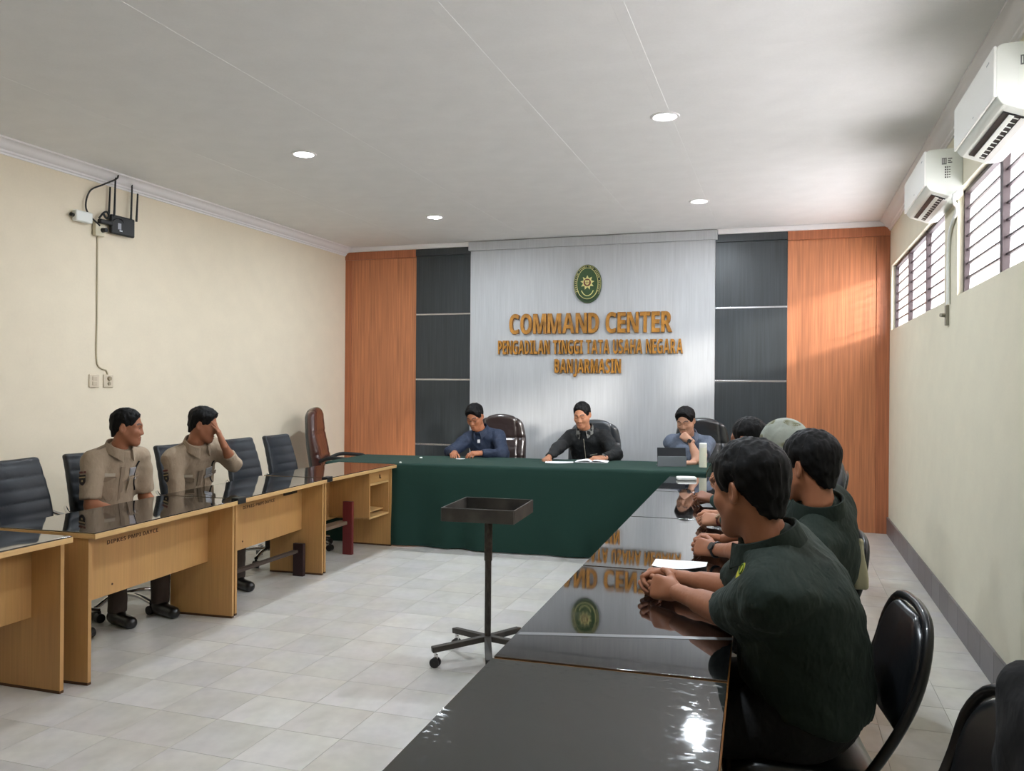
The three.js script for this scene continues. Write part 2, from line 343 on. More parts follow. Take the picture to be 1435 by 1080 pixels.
// ---------- sign, emblem ----------
const bold = await new FontLoader().loadAsync('fonts/droid/droid_sans_bold.typeface.json');
function letterSign(text, x0, x1, y0, y1, z, depth, name, label, fat = 0) {
  const s = thing(name, label, 'sign', [0, 0, z]);
  const gs = []; let w = 0;
  const h = y1 - y0, size = h / .714;
  for (const ch of text) {
    if (ch === ' ') { w += size * .42; continue; }
    const g = new TextGeometry(ch, { font: bold, size, depth, curveSegments: 5, bevelEnabled: true, bevelThickness: .003, bevelSize: .002 + fat, bevelOffset: 0, bevelSegments: 1 });
    g.computeBoundingBox(); const b = g.boundingBox; g.translate(-b.min.x, 0, 0);
    gs.push([g, w]); w += b.max.x - b.min.x + size * .10;
  }
  const k = (x1 - x0) / (w - size * .10);
  for (const [g, at] of gs) { g.translate(at, 0, 0); g.scale(k, 1, 1); g.translate(x0, y0, 0); const o = mesh('letter', g, [mat.gold, mat.goldSide], null); s.userData._n ??= {}; const q = s.userData._n.letter = (s.userData._n.letter ?? -1) + 1; if (q) o.name = `letter_${String(q).padStart(3, '0')}`; s.add(o); }
}
letterSign('COMMAND CENTER', -3.033, -1.163, 2.075, 2.235, ZB + .031, .03, 'sign_lettering', 'raised ochre letters reading COMMAND CENTER, largest line on the white panel', .002);
letterSign('PENGADILAN TINGGI TATA USAHA NEGARA', -3.171, -1.046, 1.84, 1.952, ZB + .031, .026, 'sign_lettering', 'raised ochre letters reading PENGADILAN TINGGI TATA USAHA NEGARA, middle line', 0);
letterSign('BANJARMASIN', -2.488, -1.724, 1.625, 1.735, ZB + .031, .026, 'sign_lettering', 'raised ochre letters reading BANJARMASIN, lowest line on the white panel', .001);
{
  const e = thing('oval_emblem', 'green oval emblem with a gold star, above the letters', 'emblem', [-2.11, 2.628, ZB + .03]);
  const A = .157, B = .213;
  const oval = (a, b) => { const s = new THREE.Shape(); s.absellipse(0, 0, a, b, 0, Math.PI * 2); return s; };
  const ext = (s, d, z, bev = .002) => { const g = new THREE.ExtrudeGeometry(s, { depth: d, bevelEnabled: true, bevelThickness: bev, bevelSize: bev, bevelSegments: 2, curveSegments: 40 }); g.translate(0, 0, z); return g; };
  const band = (a0, b0, a1, b1, d, z) => { const s = oval(a0, b0); const hole = new THREE.Path(); hole.absellipse(0, 0, a1, b1, 0, Math.PI * 2); s.holes.push(hole); return ext(s, d, z, .001); };
  const green = M('#2c4a1e', .4, { clearcoat: .4 }), greenDark = M('#1d3414', .4, { clearcoat: .4 }), paleGold = M('#d8cf8a', .45, { metalness: .2 }), brown = M('#6b3a22', .5);
  part(e, 'backing', ext(oval(A, B), .018, 0, .004), greenDark);
  part(e, 'outer_rim', band(A, B, A - .006, B - .006, .006, .02), green);
  part(e, 'field', ext(oval(A - .034, B - .034), .004, .02, .002), green);
  // arch shaped gold line, open below
  const arch = (a, b, t0, t1, n, r) => { const pts = []; for (let i = 0; i <= n; i++) { const t = t0 + (t1 - t0) * i / n; pts.push([a * Math.cos(t), b * Math.sin(t), .025]); } return tube(pts, r, 60, 6); };
  part(e, 'inner_line', arch(A - .036, B - .036, -.55, Math.PI + .55, 40, .0032), paleGold);
  part(e, 'outer_line', arch(A - .004, B - .004, -.6, Math.PI + .6, 40, .0028), paleGold);
  part(e, 'ribbon', [arch(.075, .105, Math.PI + .45, 2 * Math.PI - .45, 24, .0055).translate(0, -.03, 0), arch(A - .04, .135, Math.PI + .3, 2 * Math.PI - .3, 24, .0045).translate(0, -.035, 0)], paleGold);
  // ring inscription, raised
  const ring = 'PENGADILAN TINGGI TATA USAHA NEGARA';
  const letters = [];
  [...ring].forEach((ch, i) => { if (ch === ' ') return; const t = Math.PI + .45 - (Math.PI + .9) * i / (ring.length - 1); const g = new TextGeometry(ch, { font: bold, size: .015, depth: .003, curveSegments: 2 }); g.center(); g.rotateZ(t - Math.PI / 2); g.translate((A - .02) * Math.cos(t), (B - .02) * Math.sin(t), .0245); letters.push(g); });
  part(e, 'ring_inscription', letters, paleGold);
  const st = new THREE.Shape(); for (let i = 0; i < 18; i++) { const t = Math.PI / 2 + i * Math.PI / 9, r = i % 2 ? .046 : .078; st[i ? 'lineTo' : 'moveTo'](r * Math.cos(t), r * 1.02 * Math.sin(t)); } st.closePath();
  part(e, 'star', ext(st, .006, .026, .002).translate(0, .012, 0), paleGold);
  part(e, 'star_centre', ext(oval(.041, .042), .004, .034, .001).translate(0, .012, 0), brown);
  const sh = new THREE.Shape(); sh.moveTo(-.022, .024); sh.lineTo(.022, .024); sh.lineTo(.022, 0); sh.quadraticCurveTo(.02, -.02, 0, -.028); sh.quadraticCurveTo(-.02, -.02, -.022, 0); sh.closePath();
  part(e, 'shield', ext(sh, .003, .039, .001).translate(0, .012, 0), paleGold);
  part(e, 'shield_cross', [bx(.004, .044, .004, 0, .011, .045, 0), bx(.04, .004, .004, 0, .012, .045, 0)], brown);
}
// ---------- air conditioners ----------
function airCon(z0, z1, y0, label) {
  const W = z1 - z0, a = thing('air_conditioner', label, 'air conditioner', [XR, y0, (z0 + z1) / 2], 0, 'wall air conditioners above the windows');
  // profile in the (depth, height) plane, swept along the wall; local -x goes into the room
  const D = .205, H = .285, s = new THREE.Shape();
  s.moveTo(0, .0); s.lineTo(0, H); s.lineTo(.17, H); s.quadraticCurveTo(D - .004, H - .004, D, H - .03); s.lineTo(D, .085); s.quadraticCurveTo(D - .008, .05, D - .03, .035); s.lineTo(.075, -.004); s.quadraticCurveTo(.06, -.008, .04, -.006); s.closePath();
  const body = new THREE.ExtrudeGeometry(s, { depth: W - .016, bevelEnabled: true, bevelThickness: .008, bevelSize: .006, bevelOffset: -.006, bevelSegments: 3, curveSegments: 8 });
  body.translate(0, 0, -(W - .016) / 2); body.scale(-1, 1, 1); { const ix = body.index; body.computeVertexNormals(); const p = body.attributes.position; const arr = p.array; for (let i = 0; i < arr.length; i += 9) for (let k = 0; k < 3; k++) { const t = arr[i + 3 + k]; arr[i + 3 + k] = arr[i + 6 + k]; arr[i + 6 + k] = t; } body.computeVertexNormals(); }
  part(a, 'casing', body, mat.acSide);
  const fs = new THREE.Shape(); fs.moveTo(-W / 2 + .004, .07); fs.lineTo(W / 2 - .004, .07); fs.lineTo(W / 2 - .004, H - .014); fs.lineTo(-W / 2 + .004, H - .014); fs.closePath();
  const fg = new THREE.ExtrudeGeometry(fs, { depth: .006, bevelEnabled: true, bevelThickness: .003, bevelSize: .003, bevelSegments: 2 }); fg.rotateY(-Math.PI / 2); fg.translate(-D + .002, 0, 0);
  part(a, 'front_panel', fg, mat.whitePlastic);
  // outlet in the sloping underside: slope from (D-.03,.035) to (.075,-.004)
  const ang = Math.atan2(.039, D - .105);
  const out = new THREE.Group(); out.name = 'air_outlet'; out.position.set(-(D + .045) / 2 + .005, .0125, 0); out.rotation.z = -ang; a.add(out);
  const og = mesh('outlet_slot', bx(.085, .006, W * .82, 0, 0, 0, .002), mat.blackPlastic, out);
  for (let i = 0; i < 11; i++) { const v = mesh(i ? `vane_${String(i).padStart(3, '0')}` : 'vane', bx(.03, .006, .006, .012, -.003, (i / 10 - .5) * W * .74, .001), mat.whitePlastic, out); v.rotation.y = .0; }
  mesh('swing_flap', bx(.022, .005, W * .80, -.006, -.006, 0, .002), mat.acSide, out);
  mesh('lower_flap', bx(.03, .004, W * .80, .045, -.007, 0, .002), mat.whitePlastic, out);
  part(a, 'badge', [bx(.001, .006, .045, -D - .0075, H - .05, W / 2 - .1, 0), bx(.001, .005, .02, -D - .0075, .1, .03, 0)], M('#9aa0a0', .4));
  // printed label on the side
  const cv = document.createElement('canvas'); cv.width = 64; cv.height = 128; const c = cv.getContext('2d'); c.fillStyle = '#e3e8e0'; c.fillRect(0, 0, 64, 128); c.fillStyle = '#6b6f6b';
  c.fillRect(6, 6, 22, 34); c.fillStyle = '#dfe4dc'; c.fillRect(10, 10, 4, 24); c.fillRect(19, 10, 4, 24); c.fillStyle = '#4c504c'; c.fillRect(34, 8, 20, 5); c.fillRect(34, 18, 14, 5); c.fillRect(34, 28, 20, 5);
  for (let i = 0; i < 5; i++) { c.fillRect(20, 50 + i * 13, 7, 8); c.fillRect(30, 50 + i * 13, 5, 8); c.fillRect(38, 52 + i * 13, 8, 4); }
  const t = new THREE.CanvasTexture(cv); t.colorSpace = THREE.SRGBColorSpace;
  const lab = part(a, 'side_label', new THREE.BoxGeometry(.075, .15, .0006), M('#ffffff', .5, { map: t })); lab.position.set(-.085, .16, W / 2 + .0003);
  return a;
}
airCon(-4.62, -3.80, 2.60, 'white wall air conditioner nearest the camera, top right corner');
airCon(-6.42, -5.55, 2.645, 'white wall air conditioner farther down the wall, beside the window post');
solo('refrigerant_pipe', tube([[XR - .03, 2.66, -5.53], [XR - .06, 2.63, -5.50], [XR - .05, 2.60, -5.54], [XR - .02, 2.58, -5.62], [XR - .013, 2.45, -5.9], [XR - .013, 2.02, -5.92]], .011, 40), mat.whitePlastic, 'white wrapped pipe stub leaving the farther air conditioner', 'pipe');
{ const b = thing('wall_bracket', 'small grey bracket on the right wall under the window post', 'bracket', [XR, 1.955, -5.98]); part(b, 'plate', bx(.02, .13, .05, -.01, 0, 0, .003), M('#8d8878', .5)); part(b, 'peg', rod([-.02, 0, 0], [-.05, 0, .02], .012), M('#8d8878', .5)); }
// ---------- things on the left wall ----------
{
  const X = XL + .01;
  const r = thing('wifi_router', 'black router with four raised antennas hung high on the cream wall', 'router', [X, 2.76, -5.42], 0);
  part(r, 'casing', new RoundedBoxGeometry(.035, .155, .25, 3, .012).translate(.03, 0, 0), mat.blackPlastic);
  part(r, 'sticker', bx(.001, .05, .035, .0485, -.01, .045, 0), M('#9a9ca4', .4));
  part(r, 'indicator', bx(.001, .01, .03, .0485, -.045, .03, 0), M('#d8dade', .4));
  for (const [z, h, dx] of [[.13, .22, .0], [.105, .33, .03], [-.085, .34, .02], [-.125, .22, .04]]) { part(r, 'antenna', [rod([.02 + dx, .06, z], [.022 + dx, .11, z], .009, .009), rod([.022 + dx, .1, z], [.022 + dx, .075 + h, z - .01], .0085, .0065)], mat.blackPlastic); }
  const w = thing('junction_box', 'white plastic junction box beside the router', 'junction box', [X, 2.76, -5.05]);
  part(w, 'casing', new RoundedBoxGeometry(.05, .085, .16, 3, .012).translate(.028, 0, .03), mat.whitePlastic); part(w, 'knob', rod([.02, -.0, .105], [.03, .0, .14], .014), mat.blackPlastic);
  const p = thing('power_adapter', 'black power adapters and socket strip between junction box and router', 'adapter', [X, 2.72, -5.21]);
  part(p, 'socket_strip', bx(.035, .12, .09, .018, -.02, .02, .006), M('#d5cdb4', .5)); part(p, 'plug', new RoundedBoxGeometry(.04, .035, .13, 2, .01).translate(.055, .035, -.01), mat.blackPlastic); part(p, 'plug', rod([.03, -.03, .0], [.075, -.03, .0], .02, .017), mat.blackPlastic);
  part(p, 'cable_bundle', [tube([[.03, .06, .03], [.05, .11, .0], [.05, .12, -.03], [.04, .09, -.06], [.05, .07, -.02], [.045, .10, .0]], .008, 40), tube([[.05, .03, -.07], [.05, .08, -.12], [.05, .09, -.18], [.04, .05, -.23]], .005)], mat.blackPlastic);
  solo('network_cable', tube([[XL + .085, HC - .015, -5.33], [XL + .1, HC - .05, -5.30], [XL + .06, 3.05, -5.2], [XL + .03, 2.98, -5.1], [XL + .03, 2.84, -5.06], [XL + .035, 2.78, -5.1], [XL + .05, 2.72, -5.18]], .0065, 50), mat.blackPlastic, 'black cable curving from the ceiling cornice down to the junction box', 'cable');
  solo('cable_conduit', tube([[XL + .006, 2.68, -5.2], [XL + .006, 2.0, -5.2], [XL + .006, 1.66, -5.2], [XL + .006, 1.61, -5.215], [XL + .006, 1.585, -5.26], [XL + .006, 1.575, -5.30], [XL + .006, 1.53, -5.315], [XL + .006, 1.5, -5.318]], .006, 60), mat.conduit, 'thin beige conduit running down the cream wall to the sockets', 'conduit');
  for (const [z, n] of [[-5.175, 0], [-5.32, 1]]) {
    const s = thing(n ? 'wall_socket' : 'switch_plate', n ? 'cream power socket on the wall, right of the pair, with the cable' : 'cream switch plate on the wall, left of the pair', n ? 'socket' : 'switch', [XL, 1.49, z]);
    part(s, 'plate', new RoundedBoxGeometry(.014, .105, .10, 2, .006).translate(.006, 0, 0), M('#d9cbb4', .45));
    if (n) part(s, 'plug', [rod([.012, .02, 0], [.03, .02, 0], .018, .016), rod([.012, -.022, 0], [.022, -.022, 0], .014, .014)], M('#a89a80', .5)); else for (const y of [-.02, .02]) part(s, 'rocker', bx(.008, .03, .045, .014, y, 0, .002), M('#cfc0a8', .4));
  }
}
// ---------- desks on the left ----------
// local frame: x along the desk, +z towards the middle of the room (the front edge lies at z = 0), y up; built for length L
const TOP = .748, DEEP = .60;
function desk(i, x, z0, z1, xr, label, o = {}) {                    // front edge runs from (x, z0) to (xr, z1); z0 nearer the camera
  const L = Math.hypot(z1 - z0, xr - x), turn = Math.atan2(xr - x, z0 - z1);
  const g = thing('office_desk', label, 'desk', [x, 0, z0], Math.PI / 2 - turn, 'light wood desks in the left row');
  // now local x runs from the near end to the far end, local +z points into the room
  const panelD = .45, back = -.04 - panelD;
  part(g, 'desk_top', bx(L, .026, DEEP, L / 2, TOP - .019, -DEEP / 2, .003, 'x'), mat.beechEdge);
  part(g, 'glass_sheet', bx(L - .006, .006, DEEP - .012, L / 2, TOP - .003, -DEEP / 2, .0015), mat.blackGlass, 'dark glass sheet covering the desk top');
  for (const px of [.018, L - .018]) {
    part(g, 'side_panel', bx(.022, TOP - .045, panelD, px, (TOP - .045) / 2 + .012, -.045 - panelD / 2, .001, 'y'), mat.beech);
    part(g, 'foot_strip', bx(.024, .014, panelD, px, .007, -.045 - panelD / 2, .001), mat.darkText);
  }
  if (!o.open) {
    part(g, 'modesty_panel', bx(L - .06, .37, .018, L / 2, TOP - .03 - .185, -.229, .001, 'y'), mat.beech);
    const t = new TextGeometry(o.text, { font: bold, size: .022, depth: .0012, curveSegments: 2 }); t.computeBoundingBox(); t.translate(-t.boundingBox.max.x / 2, 0, 0); t.scale(.205 / t.boundingBox.max.x, 1, 1);
    part(g, 'stencilled_text', t.translate(L * o.tx, .618, -.2202), mat.darkText, 'dark brown stencilled letters on the front panel');
    part(g, 'screw_cover', rod([L * .3, .40, -.2225], [L * .3, .40, -.218], .006), mat.darkText);
  }
  if (o.plate) part(g, 'black_plate', bx(.19, .042, .012, L * .82, .664, -.214, .002), mat.blackPlastic, 'small black plate under the desk edge');
  if (o.clip) part(g, 'edge_clip', [bx(.09, .016, .05, L - .0, TOP + .004, -.02, .003), bx(.085, .03, .006, L, TOP - .012, .003, .002)], mat.blackPlastic, 'small black clip at the desk seam');
  if (o.drawers) { // open compartment with a drawer over it, facing the room
    const x0 = L - .42, x1 = L - .032, yb = .30, t = .018, zf = -.06, zb = -.48, m = mat.beech;
    part(g, 'modesty_panel', bx(L - .06, .44, .018, L / 2, TOP - .03 - .22, -.46, .001, 'y'), mat.beech);
    const c = new THREE.Group(); c.name = 'drawer_unit'; g.add(c);
    mesh('unit_side', mm(x0, x0 + t, yb, TOP - .035, zb, zf, .001, 'y'), mat.beech, c); mesh('unit_side_001', mm(x1 - t, x1, yb, TOP - .035, zb, zf, .001), m, c);
    mesh('unit_bottom', mm(x0, x1, yb, yb + t, zb, zf, .001, 'x'), mat.beechEdge, c); mesh('unit_back', mm(x0 + t, x1 - t, yb, TOP - .035, zb, zb + .01, .001), mat.beechSide, c);
    mesh('divider', mm(x0 + t, x1 - t, .59, .59 + t, zb, zf, .001, 'x'), mat.beechEdge, c); mesh('shelf', mm(x0 + t, x1 - t, yb + .045, yb + .057, zb, zf - .05, .001, 'x'), mat.beechEdge, c);
    mesh('drawer_front', mm(x0 + t + .003, x1 - t - .003, .61, TOP - .04, zf - .02, zf, .002, 'x'), m, c); mesh('drawer_lock', [bx(.012, .03, .006, (x0 + x1) / 2, .66, zf + .003, .001), rod([(x0 + x1) / 2, .645, zf], [(x0 + x1) / 2, .645, zf + .012], .006)], mat.darkText, c);
  }
  return g;
}
desk(0, -3.19, -1.84, -3.07, -3.265 + .06, 'light wood desk cut off by the left edge of the photo', { text: 'DIPKES PMPI DAYCE', tx: .45 });
desk(1, -3.168, -3.165, -4.405, -3.245, 'light wood desk in front of the officer looking to the right, second from the left', { text: 'DIPKES PMPI DAYCE', tx: .43, clip: 1 });
desk(2, -3.262, -4.425, -5.625, -3.34, 'light wood desk in front of the officer covering his face, black plate under its edge', { text: 'DIPKES PMPI DAYCE', tx: .47, plate: 1, clip: 1 });
desk(3, -3.352, -5.645, -6.845, -3.365, 'light wood desk with an open drawer unit, touching the green tablecloth', { open: 1, drawers: 1 });
{ // low red footrests with a plank
  const a = thing('footrest_stand', 'dark red footrest post with a grey plank under the desk with the drawer unit', 'footrest', [-3.62, 0, -6.1]);
  for (const [x, z, h] of [[.03, -.26, .46], [.02, .30, .30]]) part(a, 'post', bx(.09, h, .035, x, h / 2, z, .003, 'y'), mat.redWood);
  part(a, 'plank', bx(.10, .028, .64, -.02, .275, .03, .003, 'z'), mat.plank, 'greyish foot plank');
  const b = thing('footrest_stand', 'very dark red footrest seen through the opening under the desk with the black plate', 'footrest', [-3.53, 0, -5.1]);
  for (const [x, z, h] of [[-.01, -.42, .25], [-.01, .42, .30]]) part(b, 'post', bx(.09, h, .035, x, h / 2, z, .003, 'y'), mat.darkWood);
  part(b, 'plank', bx(.045, .022, .86, -.03, .19, 0, .003, 'z'), mat.darkPlank, 'thin dark foot rail');
}
// ---------- the table under the green cloth ----------
{
  const t = thing('head_table', 'long table hidden under the green cloth by the back wall', 'table', [-2.34, 0, -7.36], .035);
  part(t, 'table_top', bx(3.44, .03, .8, 0, .725, 0, .003, 'x'), mat.beech);
  for (const x of [-1.66, -.55, .55, 1.66]) part(t, 'side_panel', bx(.025, .70, .6, x, .35, 0, .002), mat.beech);
  // cloth: top sheet and hanging skirt in one surface
  const X0 = -1.785, X1 = 1.72, Z0 = -.42, Z1 = .445, yl = .748, yr = .775, pos = [], idx = [], uv = [];
  const nx = 260, top = 10, drop = 34, loops = [];
  const rows = [];
  for (let j = 0; j <= drop; j++) rows.push([-1, j / drop]);        // back skirt upwards
  const at = (u, s) => { // s along the section: back hem -> top -> front hem
    const x = X0 + (X1 - X0) * u, yt = yl + (yr - yl) * u + .0025 * N(u * 14, 3) - .004 * Math.max(0, N(u * 5, 9));
    const hang = .70, L = [.35, Z1 - Z0, hang], tot = L[0] + L[1] + L[2]; let d = s * tot;
    const fold = (w) => w * (.024 * Math.sin(u * 26 + 2.4 * N(u * 4, 1) * 3) + .034 * N(u * 9, w * 1.2) + .012 * N(u * 24, w * 2.2));
    if (d < L[0]) { const w = 1 - d / L[0]; return [x, yt - w * L[0], Z0 - .008 + fold(w) * .6]; }
    d -= L[0];
    if (d < L[1]) { const z = Z0 + d, e = Math.min(d, L[1] - d); return [x, yt - .006 * Math.exp(-e / .006) + .0015 * N(u * 40, d * 12), z]; }
    d -= L[1]; const w = d / L[2];
    const sag = w * (.035 * Math.exp(-Math.pow((u - .62) / .25, 2)) + .02);
    return [x, yt - .008 - d * ((yt - .02) / L[2]), Z1 + .010 * Math.min(1, w * 12) + fold(w) + sag];
  };
  const ns = 110;
  for (let i = 0; i <= nx; i++) for (let j = 0; j <= ns; j++) { const s = j / ns; pos.push(...at(i / nx, s)); uv.push(i / nx * 3.5, s * 1.9); }
  for (let i = 0; i < nx; i++) for (let j = 0; j < ns; j++) { const a = i * (ns + 1) + j, b = a + ns + 1; idx.push(a, a + 1, b, b, a + 1, b + 1); }
  const g = new THREE.BufferGeometry(); g.setAttribute('position', new THREE.Float32BufferAttribute(pos, 3)); g.setAttribute('uv', new THREE.Float32BufferAttribute(uv, 2)); g.setIndex(idx); g.computeVertexNormals();
  mat.cloth.side = THREE.DoubleSide;
  // hanging side flaps
  const flap = (u) => { const p = [], q = [], w = []; const n = 30, m = 20; for (let i = 0; i <= n; i++) for (let j = 0; j <= m; j++) { const z = Z0 + (Z1 + .01 - Z0) * i / n, d = j / m; p.push((u ? X1 : X0) + (u ? 1 : -1) * (.004 + .03 * d * (.5 + N(z * 8, d * 2))), (u ? yr : yl) - .004 - d * .70, z); w.push(z, d); } for (let i = 0; i < n; i++) for (let j = 0; j < m; j++) { const a = i * (m + 1) + j, b = a + m + 1; q.push(a, b, a + 1, b, b + 1, a + 1); } const f = new THREE.BufferGeometry(); f.setAttribute('position', new THREE.Float32BufferAttribute(p, 3)); f.setAttribute('uv', new THREE.Float32BufferAttribute(w, 2)); f.setIndex(q); f.computeVertexNormals(); return f; };
  solo('tablecloth', [g, flap(0), flap(1)], mat.cloth, 'dark green cloth draped over the long table to the floor', 'tablecloth', null, [-2.34, 0, -7.36], .035);
}
// ---------- right hand row of glass topped tables ----------
const RT = [[-.84, -2.10], [-2.105, -3.29], [-3.295, -4.62], [-4.625, -5.80], [-5.805, -6.87]];
const RX = z => -.434 + .0302 * (z + 2.1);                          // centre line of the row
const rtLabels = ['dark table nearest the camera with a dusty smeared glass top', 'dark glass topped table under the clasped hands of the nearest man in green', 'dark glass topped table under the hands with the black watch and the white paper', 'dark glass topped table in front of the woman in the headscarf', 'dark glass topped table that meets the green tablecloth'];
RT.forEach(([z1, z0], i) => {
  const L = z1 - z0, zc = (z0 + z1) / 2, g = thing('meeting_table', rtLabels[i], 'table', [RX(zc), 0, zc], .0302, 'glass topped tables in the right row');
  const w = .615;
  part(g, 'table_top', bx(w, .026, L - .002, 0, TOP - .019, 0, .003, 'z'), mat.beechSide);
  part(g, 'glass_sheet', bx(w - .004, .006, L - .012, 0, TOP - .003, 0, .0015), i ? mat.blackGlass : mat.smearGlass);
  for (const s of [-1, 1]) part(g, 'side_panel', bx(.5, TOP - .035, .022, -.02, (TOP - .035) / 2, s * (L / 2 - .03), .001, 'y'), mat.beechSide);
  part(g, 'modesty_panel', bx(.018, .5, L - .09, -.22, .45, 0, .001, 'y'), mat.beechSide);
});
solo('clear_tape', (() => { const g = new THREE.BufferGeometry(); const y0 = TOP + .0012, y1 = TOP + .0092, a = [-.738, -2.318], b = [-.136, -2.474], w = .013; const s = new THREE.Shape(); s.moveTo(a[0], a[1] - w); s.lineTo(b[0], b[1] - w); s.lineTo(b[0], b[1] + w); s.lineTo(a[0], a[1] + w); s.closePath(); const e = new THREE.ExtrudeGeometry(s, { depth: .0006, bevelEnabled: false }); e.applyMatrix4(new THREE.Matrix4().set(1, 0, 0, 0, 0, 0, 1, y0 - .001, 0, 1, 0, 0, 0, 0, 0, 1)); const p = e.attributes.position.array; for (let i = 0; i < p.length; i += 9) for (let k = 0; k < 3; k++) { const t = p[i + 3 + k]; p[i + 3 + k] = p[i + 6 + k]; p[i + 6 + k] = t; } e.computeVertexNormals(); return e; })(), M('#77797a', .35), 'pale strip of tape stuck across the glass of the second table', 'tape');
// ---------- tray stand on castors ----------
{
  const s = thing('tray_stand', 'dark metal tray stand on castors in the middle of the floor', 'stand', [-1.50, 0, -4.16], 0);
  const W = .385, D = .43, y0 = .775, y1 = .845, skew = -.075;
  const tray = new THREE.Group(); tray.name = 'tray'; s.add(tray); tray.rotation.y = .07;
  const sk = (g) => { g.translate(0, 0, 0); return g; };
  mesh('tray_floor', bx(W, .006, D, 0, y0 + .003, 0, .001), M('#6a6c6c', .6, { map: T.rust, metalness: .2 }), tray);
  mesh('tray_wall', bx(W, y1 - y0, .008, 0, (y0 + y1) / 2, D / 2, .002), mat.standMetal, tray); mesh('tray_wall_001', bx(W, y1 - y0, .008, 0, (y0 + y1) / 2, -D / 2, .002), mat.standMetal, tray);
  mesh('tray_wall_002', bx(.008, y1 - y0, D, -W / 2, (y0 + y1) / 2, 0, .002), mat.standMetal, tray); mesh('tray_wall_003', bx(.008, y1 - y0, D, W / 2, (y0 + y1) / 2, 0, .002), mat.standMetal, tray);
  part(s, 'pole', [rod([0, .11, 0], [0, .54, 0], .0175), rod([0, .54, 0], [0, y0, 0], .0215), rod([0, y0 - .012, 0], [0, y0, 0], .06)], mat.standMetal);
  for (let k = 0; k < 5; k++) {
    const a = 1.2 + k * Math.PI * 2 / 5, leg = part(s, 'leg', [bx(.30, .03, .036, .16, 0, 0, .004)], mat.standMetal);
    leg.position.set(0, .125, 0); leg.rotation.set(0, -a, -.10, 'YXZ');
    const cx = .29 * Math.cos(a), cz = .29 * Math.sin(a), c = new THREE.Group(); c.name = k ? `castor_${String(k).padStart(3, '0')}` : 'castor'; c.position.set(cx, 0, cz); s.add(c);
    mesh('wheel', [rod([0, .026, -.008], [0, .026, -.018], .026, .026, 20), rod([0, .026, .008], [0, .026, .018], .026, .026, 20), rod([0, .026, -.02], [0, .026, .02], .006)], mat.blackPlastic, c);
    mesh('fork', [bx(.02, .04, .012, .004, .05, 0, .003), rod([0, .06, 0], [0, .10, 0], .008)], mat.chrome, c);
  }
}
// ---------- chairs ----------
const planeClip = (d, a) => Math.max(d, a);
function ribbedBack(w, h) {                                         // back pad in local (x across, y up, z thickness, +z front), bottom at y = 0
  return uvm(nets((x, y, z) => {
    const taper = 1 - .10 * sstep(.3, 1, y / h) , zz = z + .05 * Math.pow(x / (w / 2), 2) * -1 + .035 * Math.pow((y - h * .35) / h, 2) * 2;
    const rib = .0065 * Math.pow(Math.abs(Math.sin(Math.PI * y / (h / 6.5))), .5) * (z > 0 ? 1 : .3) * sstep(.5 * w, .42 * w, Math.abs(x));
    return sdBox(x / taper, y - h / 2, zz, w / 2, h / 2, .024 + rib, .022) * .9;
  }, [-w / 2 - .03, -.03, -.1], [w / 2 + .03, h + .03, .13], .009), 'y');
}
function seatPad(w, d, t) { return uvm(nets((x, y, z) => sdBox(x, y - .012 * Math.pow(x / w * 2, 2) + .02 * sstep(.3, .5, z / d), z, w / 2, t / 2 + .008 * Math.cos(x * 8) * Math.cos(z * 8), d / 2, t / 2.2) * .9, [-w / 2 - .02, -t, -d / 2 - .02], [w / 2 + .02, t, d / 2 + .02], .012)); }
function starBase(c, ribbed) {
  part(c, 'gas_column', [rod([0, .09, 0], [0, .24, 0], .026), rod([0, .24, 0], [0, .40, 0], .016)], mat.blackPlastic);
  for (let k = 0; k < 5; k++) {
    const a = .4 + k * Math.PI * 2 / 5, x = Math.cos(a), z = Math.sin(a);
    part(c, 'base_spoke', tube([[.02 * x, .10, .02 * z], [.14 * x, .105, .14 * z], [.27 * x, .075, .27 * z]], .015, 8), mat.chrome);
    part(c, 'castor', [rod([.27 * x - .022 * z, .028, .27 * z + .022 * x], [.27 * x + .022 * z, .028, .27 * z - .022 * x], .028, .028, 16), rod([.27 * x, .03, .27 * z], [.27 * x, .07, .27 * z], .01)], mat.blackPlastic);
  }
}
function ribbedChair(label) {                                       // faces local +z
  const c = thing('office_chair', label, 'chair', [0, 0, 0], 0, 'black ribbed office chairs behind the left desks');
  starBase(c);
  const seat = part(c, 'seat', seatPad(.48, .47, .075), mat.leather); seat.position.set(0, .45, .02);
  const back = part(c, 'backrest', ribbedBack(.42, .50), mat.leather); back.position.set(0, .52, -.235); back.rotation.x = -.17;
  for (const s of [-1, 1]) part(c, 'arm_frame', bentPolyTube([[s * .20, .43, .08], [s * .265, .43, .09], [s * .27, .63, .11], [s * .265, .645, -.17], [s * .22, .68, -.25]], .011, .06), mat.chrome);
  for (const s of [-1, 1]) part(c, 'arm_pad', new RoundedBoxGeometry(.045, .025, .24, 2, .01).translate(s * .267, .652, -.02), mat.blackPlastic);
  part(c, 'back_bracket', bentPolyTube([[0, .41, -.05], [0, .42, -.27], [0, .62, -.29]], .016, .06), mat.chrome);
  return c;
}
const FACE_R = Math.PI / 2;
const rc0 = ribbedChair('black ribbed chair at the left edge of the photo, empty');
rc0.position.set(-4.08, 0, -3.77); rc0.rotation.y = FACE_R + .08;
copyOf(rc0, [-4.10, 0, -4.32], FACE_R + .05, 'black ribbed chair holding the officer who looks to the right');
copyOf(rc0, [-4.10, 0, -5.13], FACE_R + .05, 'black ribbed chair holding the officer who covers his face');
copyOf(rc0, [-4.08, 0, -5.90], FACE_R - .02, 'empty black ribbed chair right behind the officer covering his face');
copyOf(rc0, [-4.08, 0, -6.45], FACE_R - .02, 'empty black ribbed chair next to the tall brown executive chair');
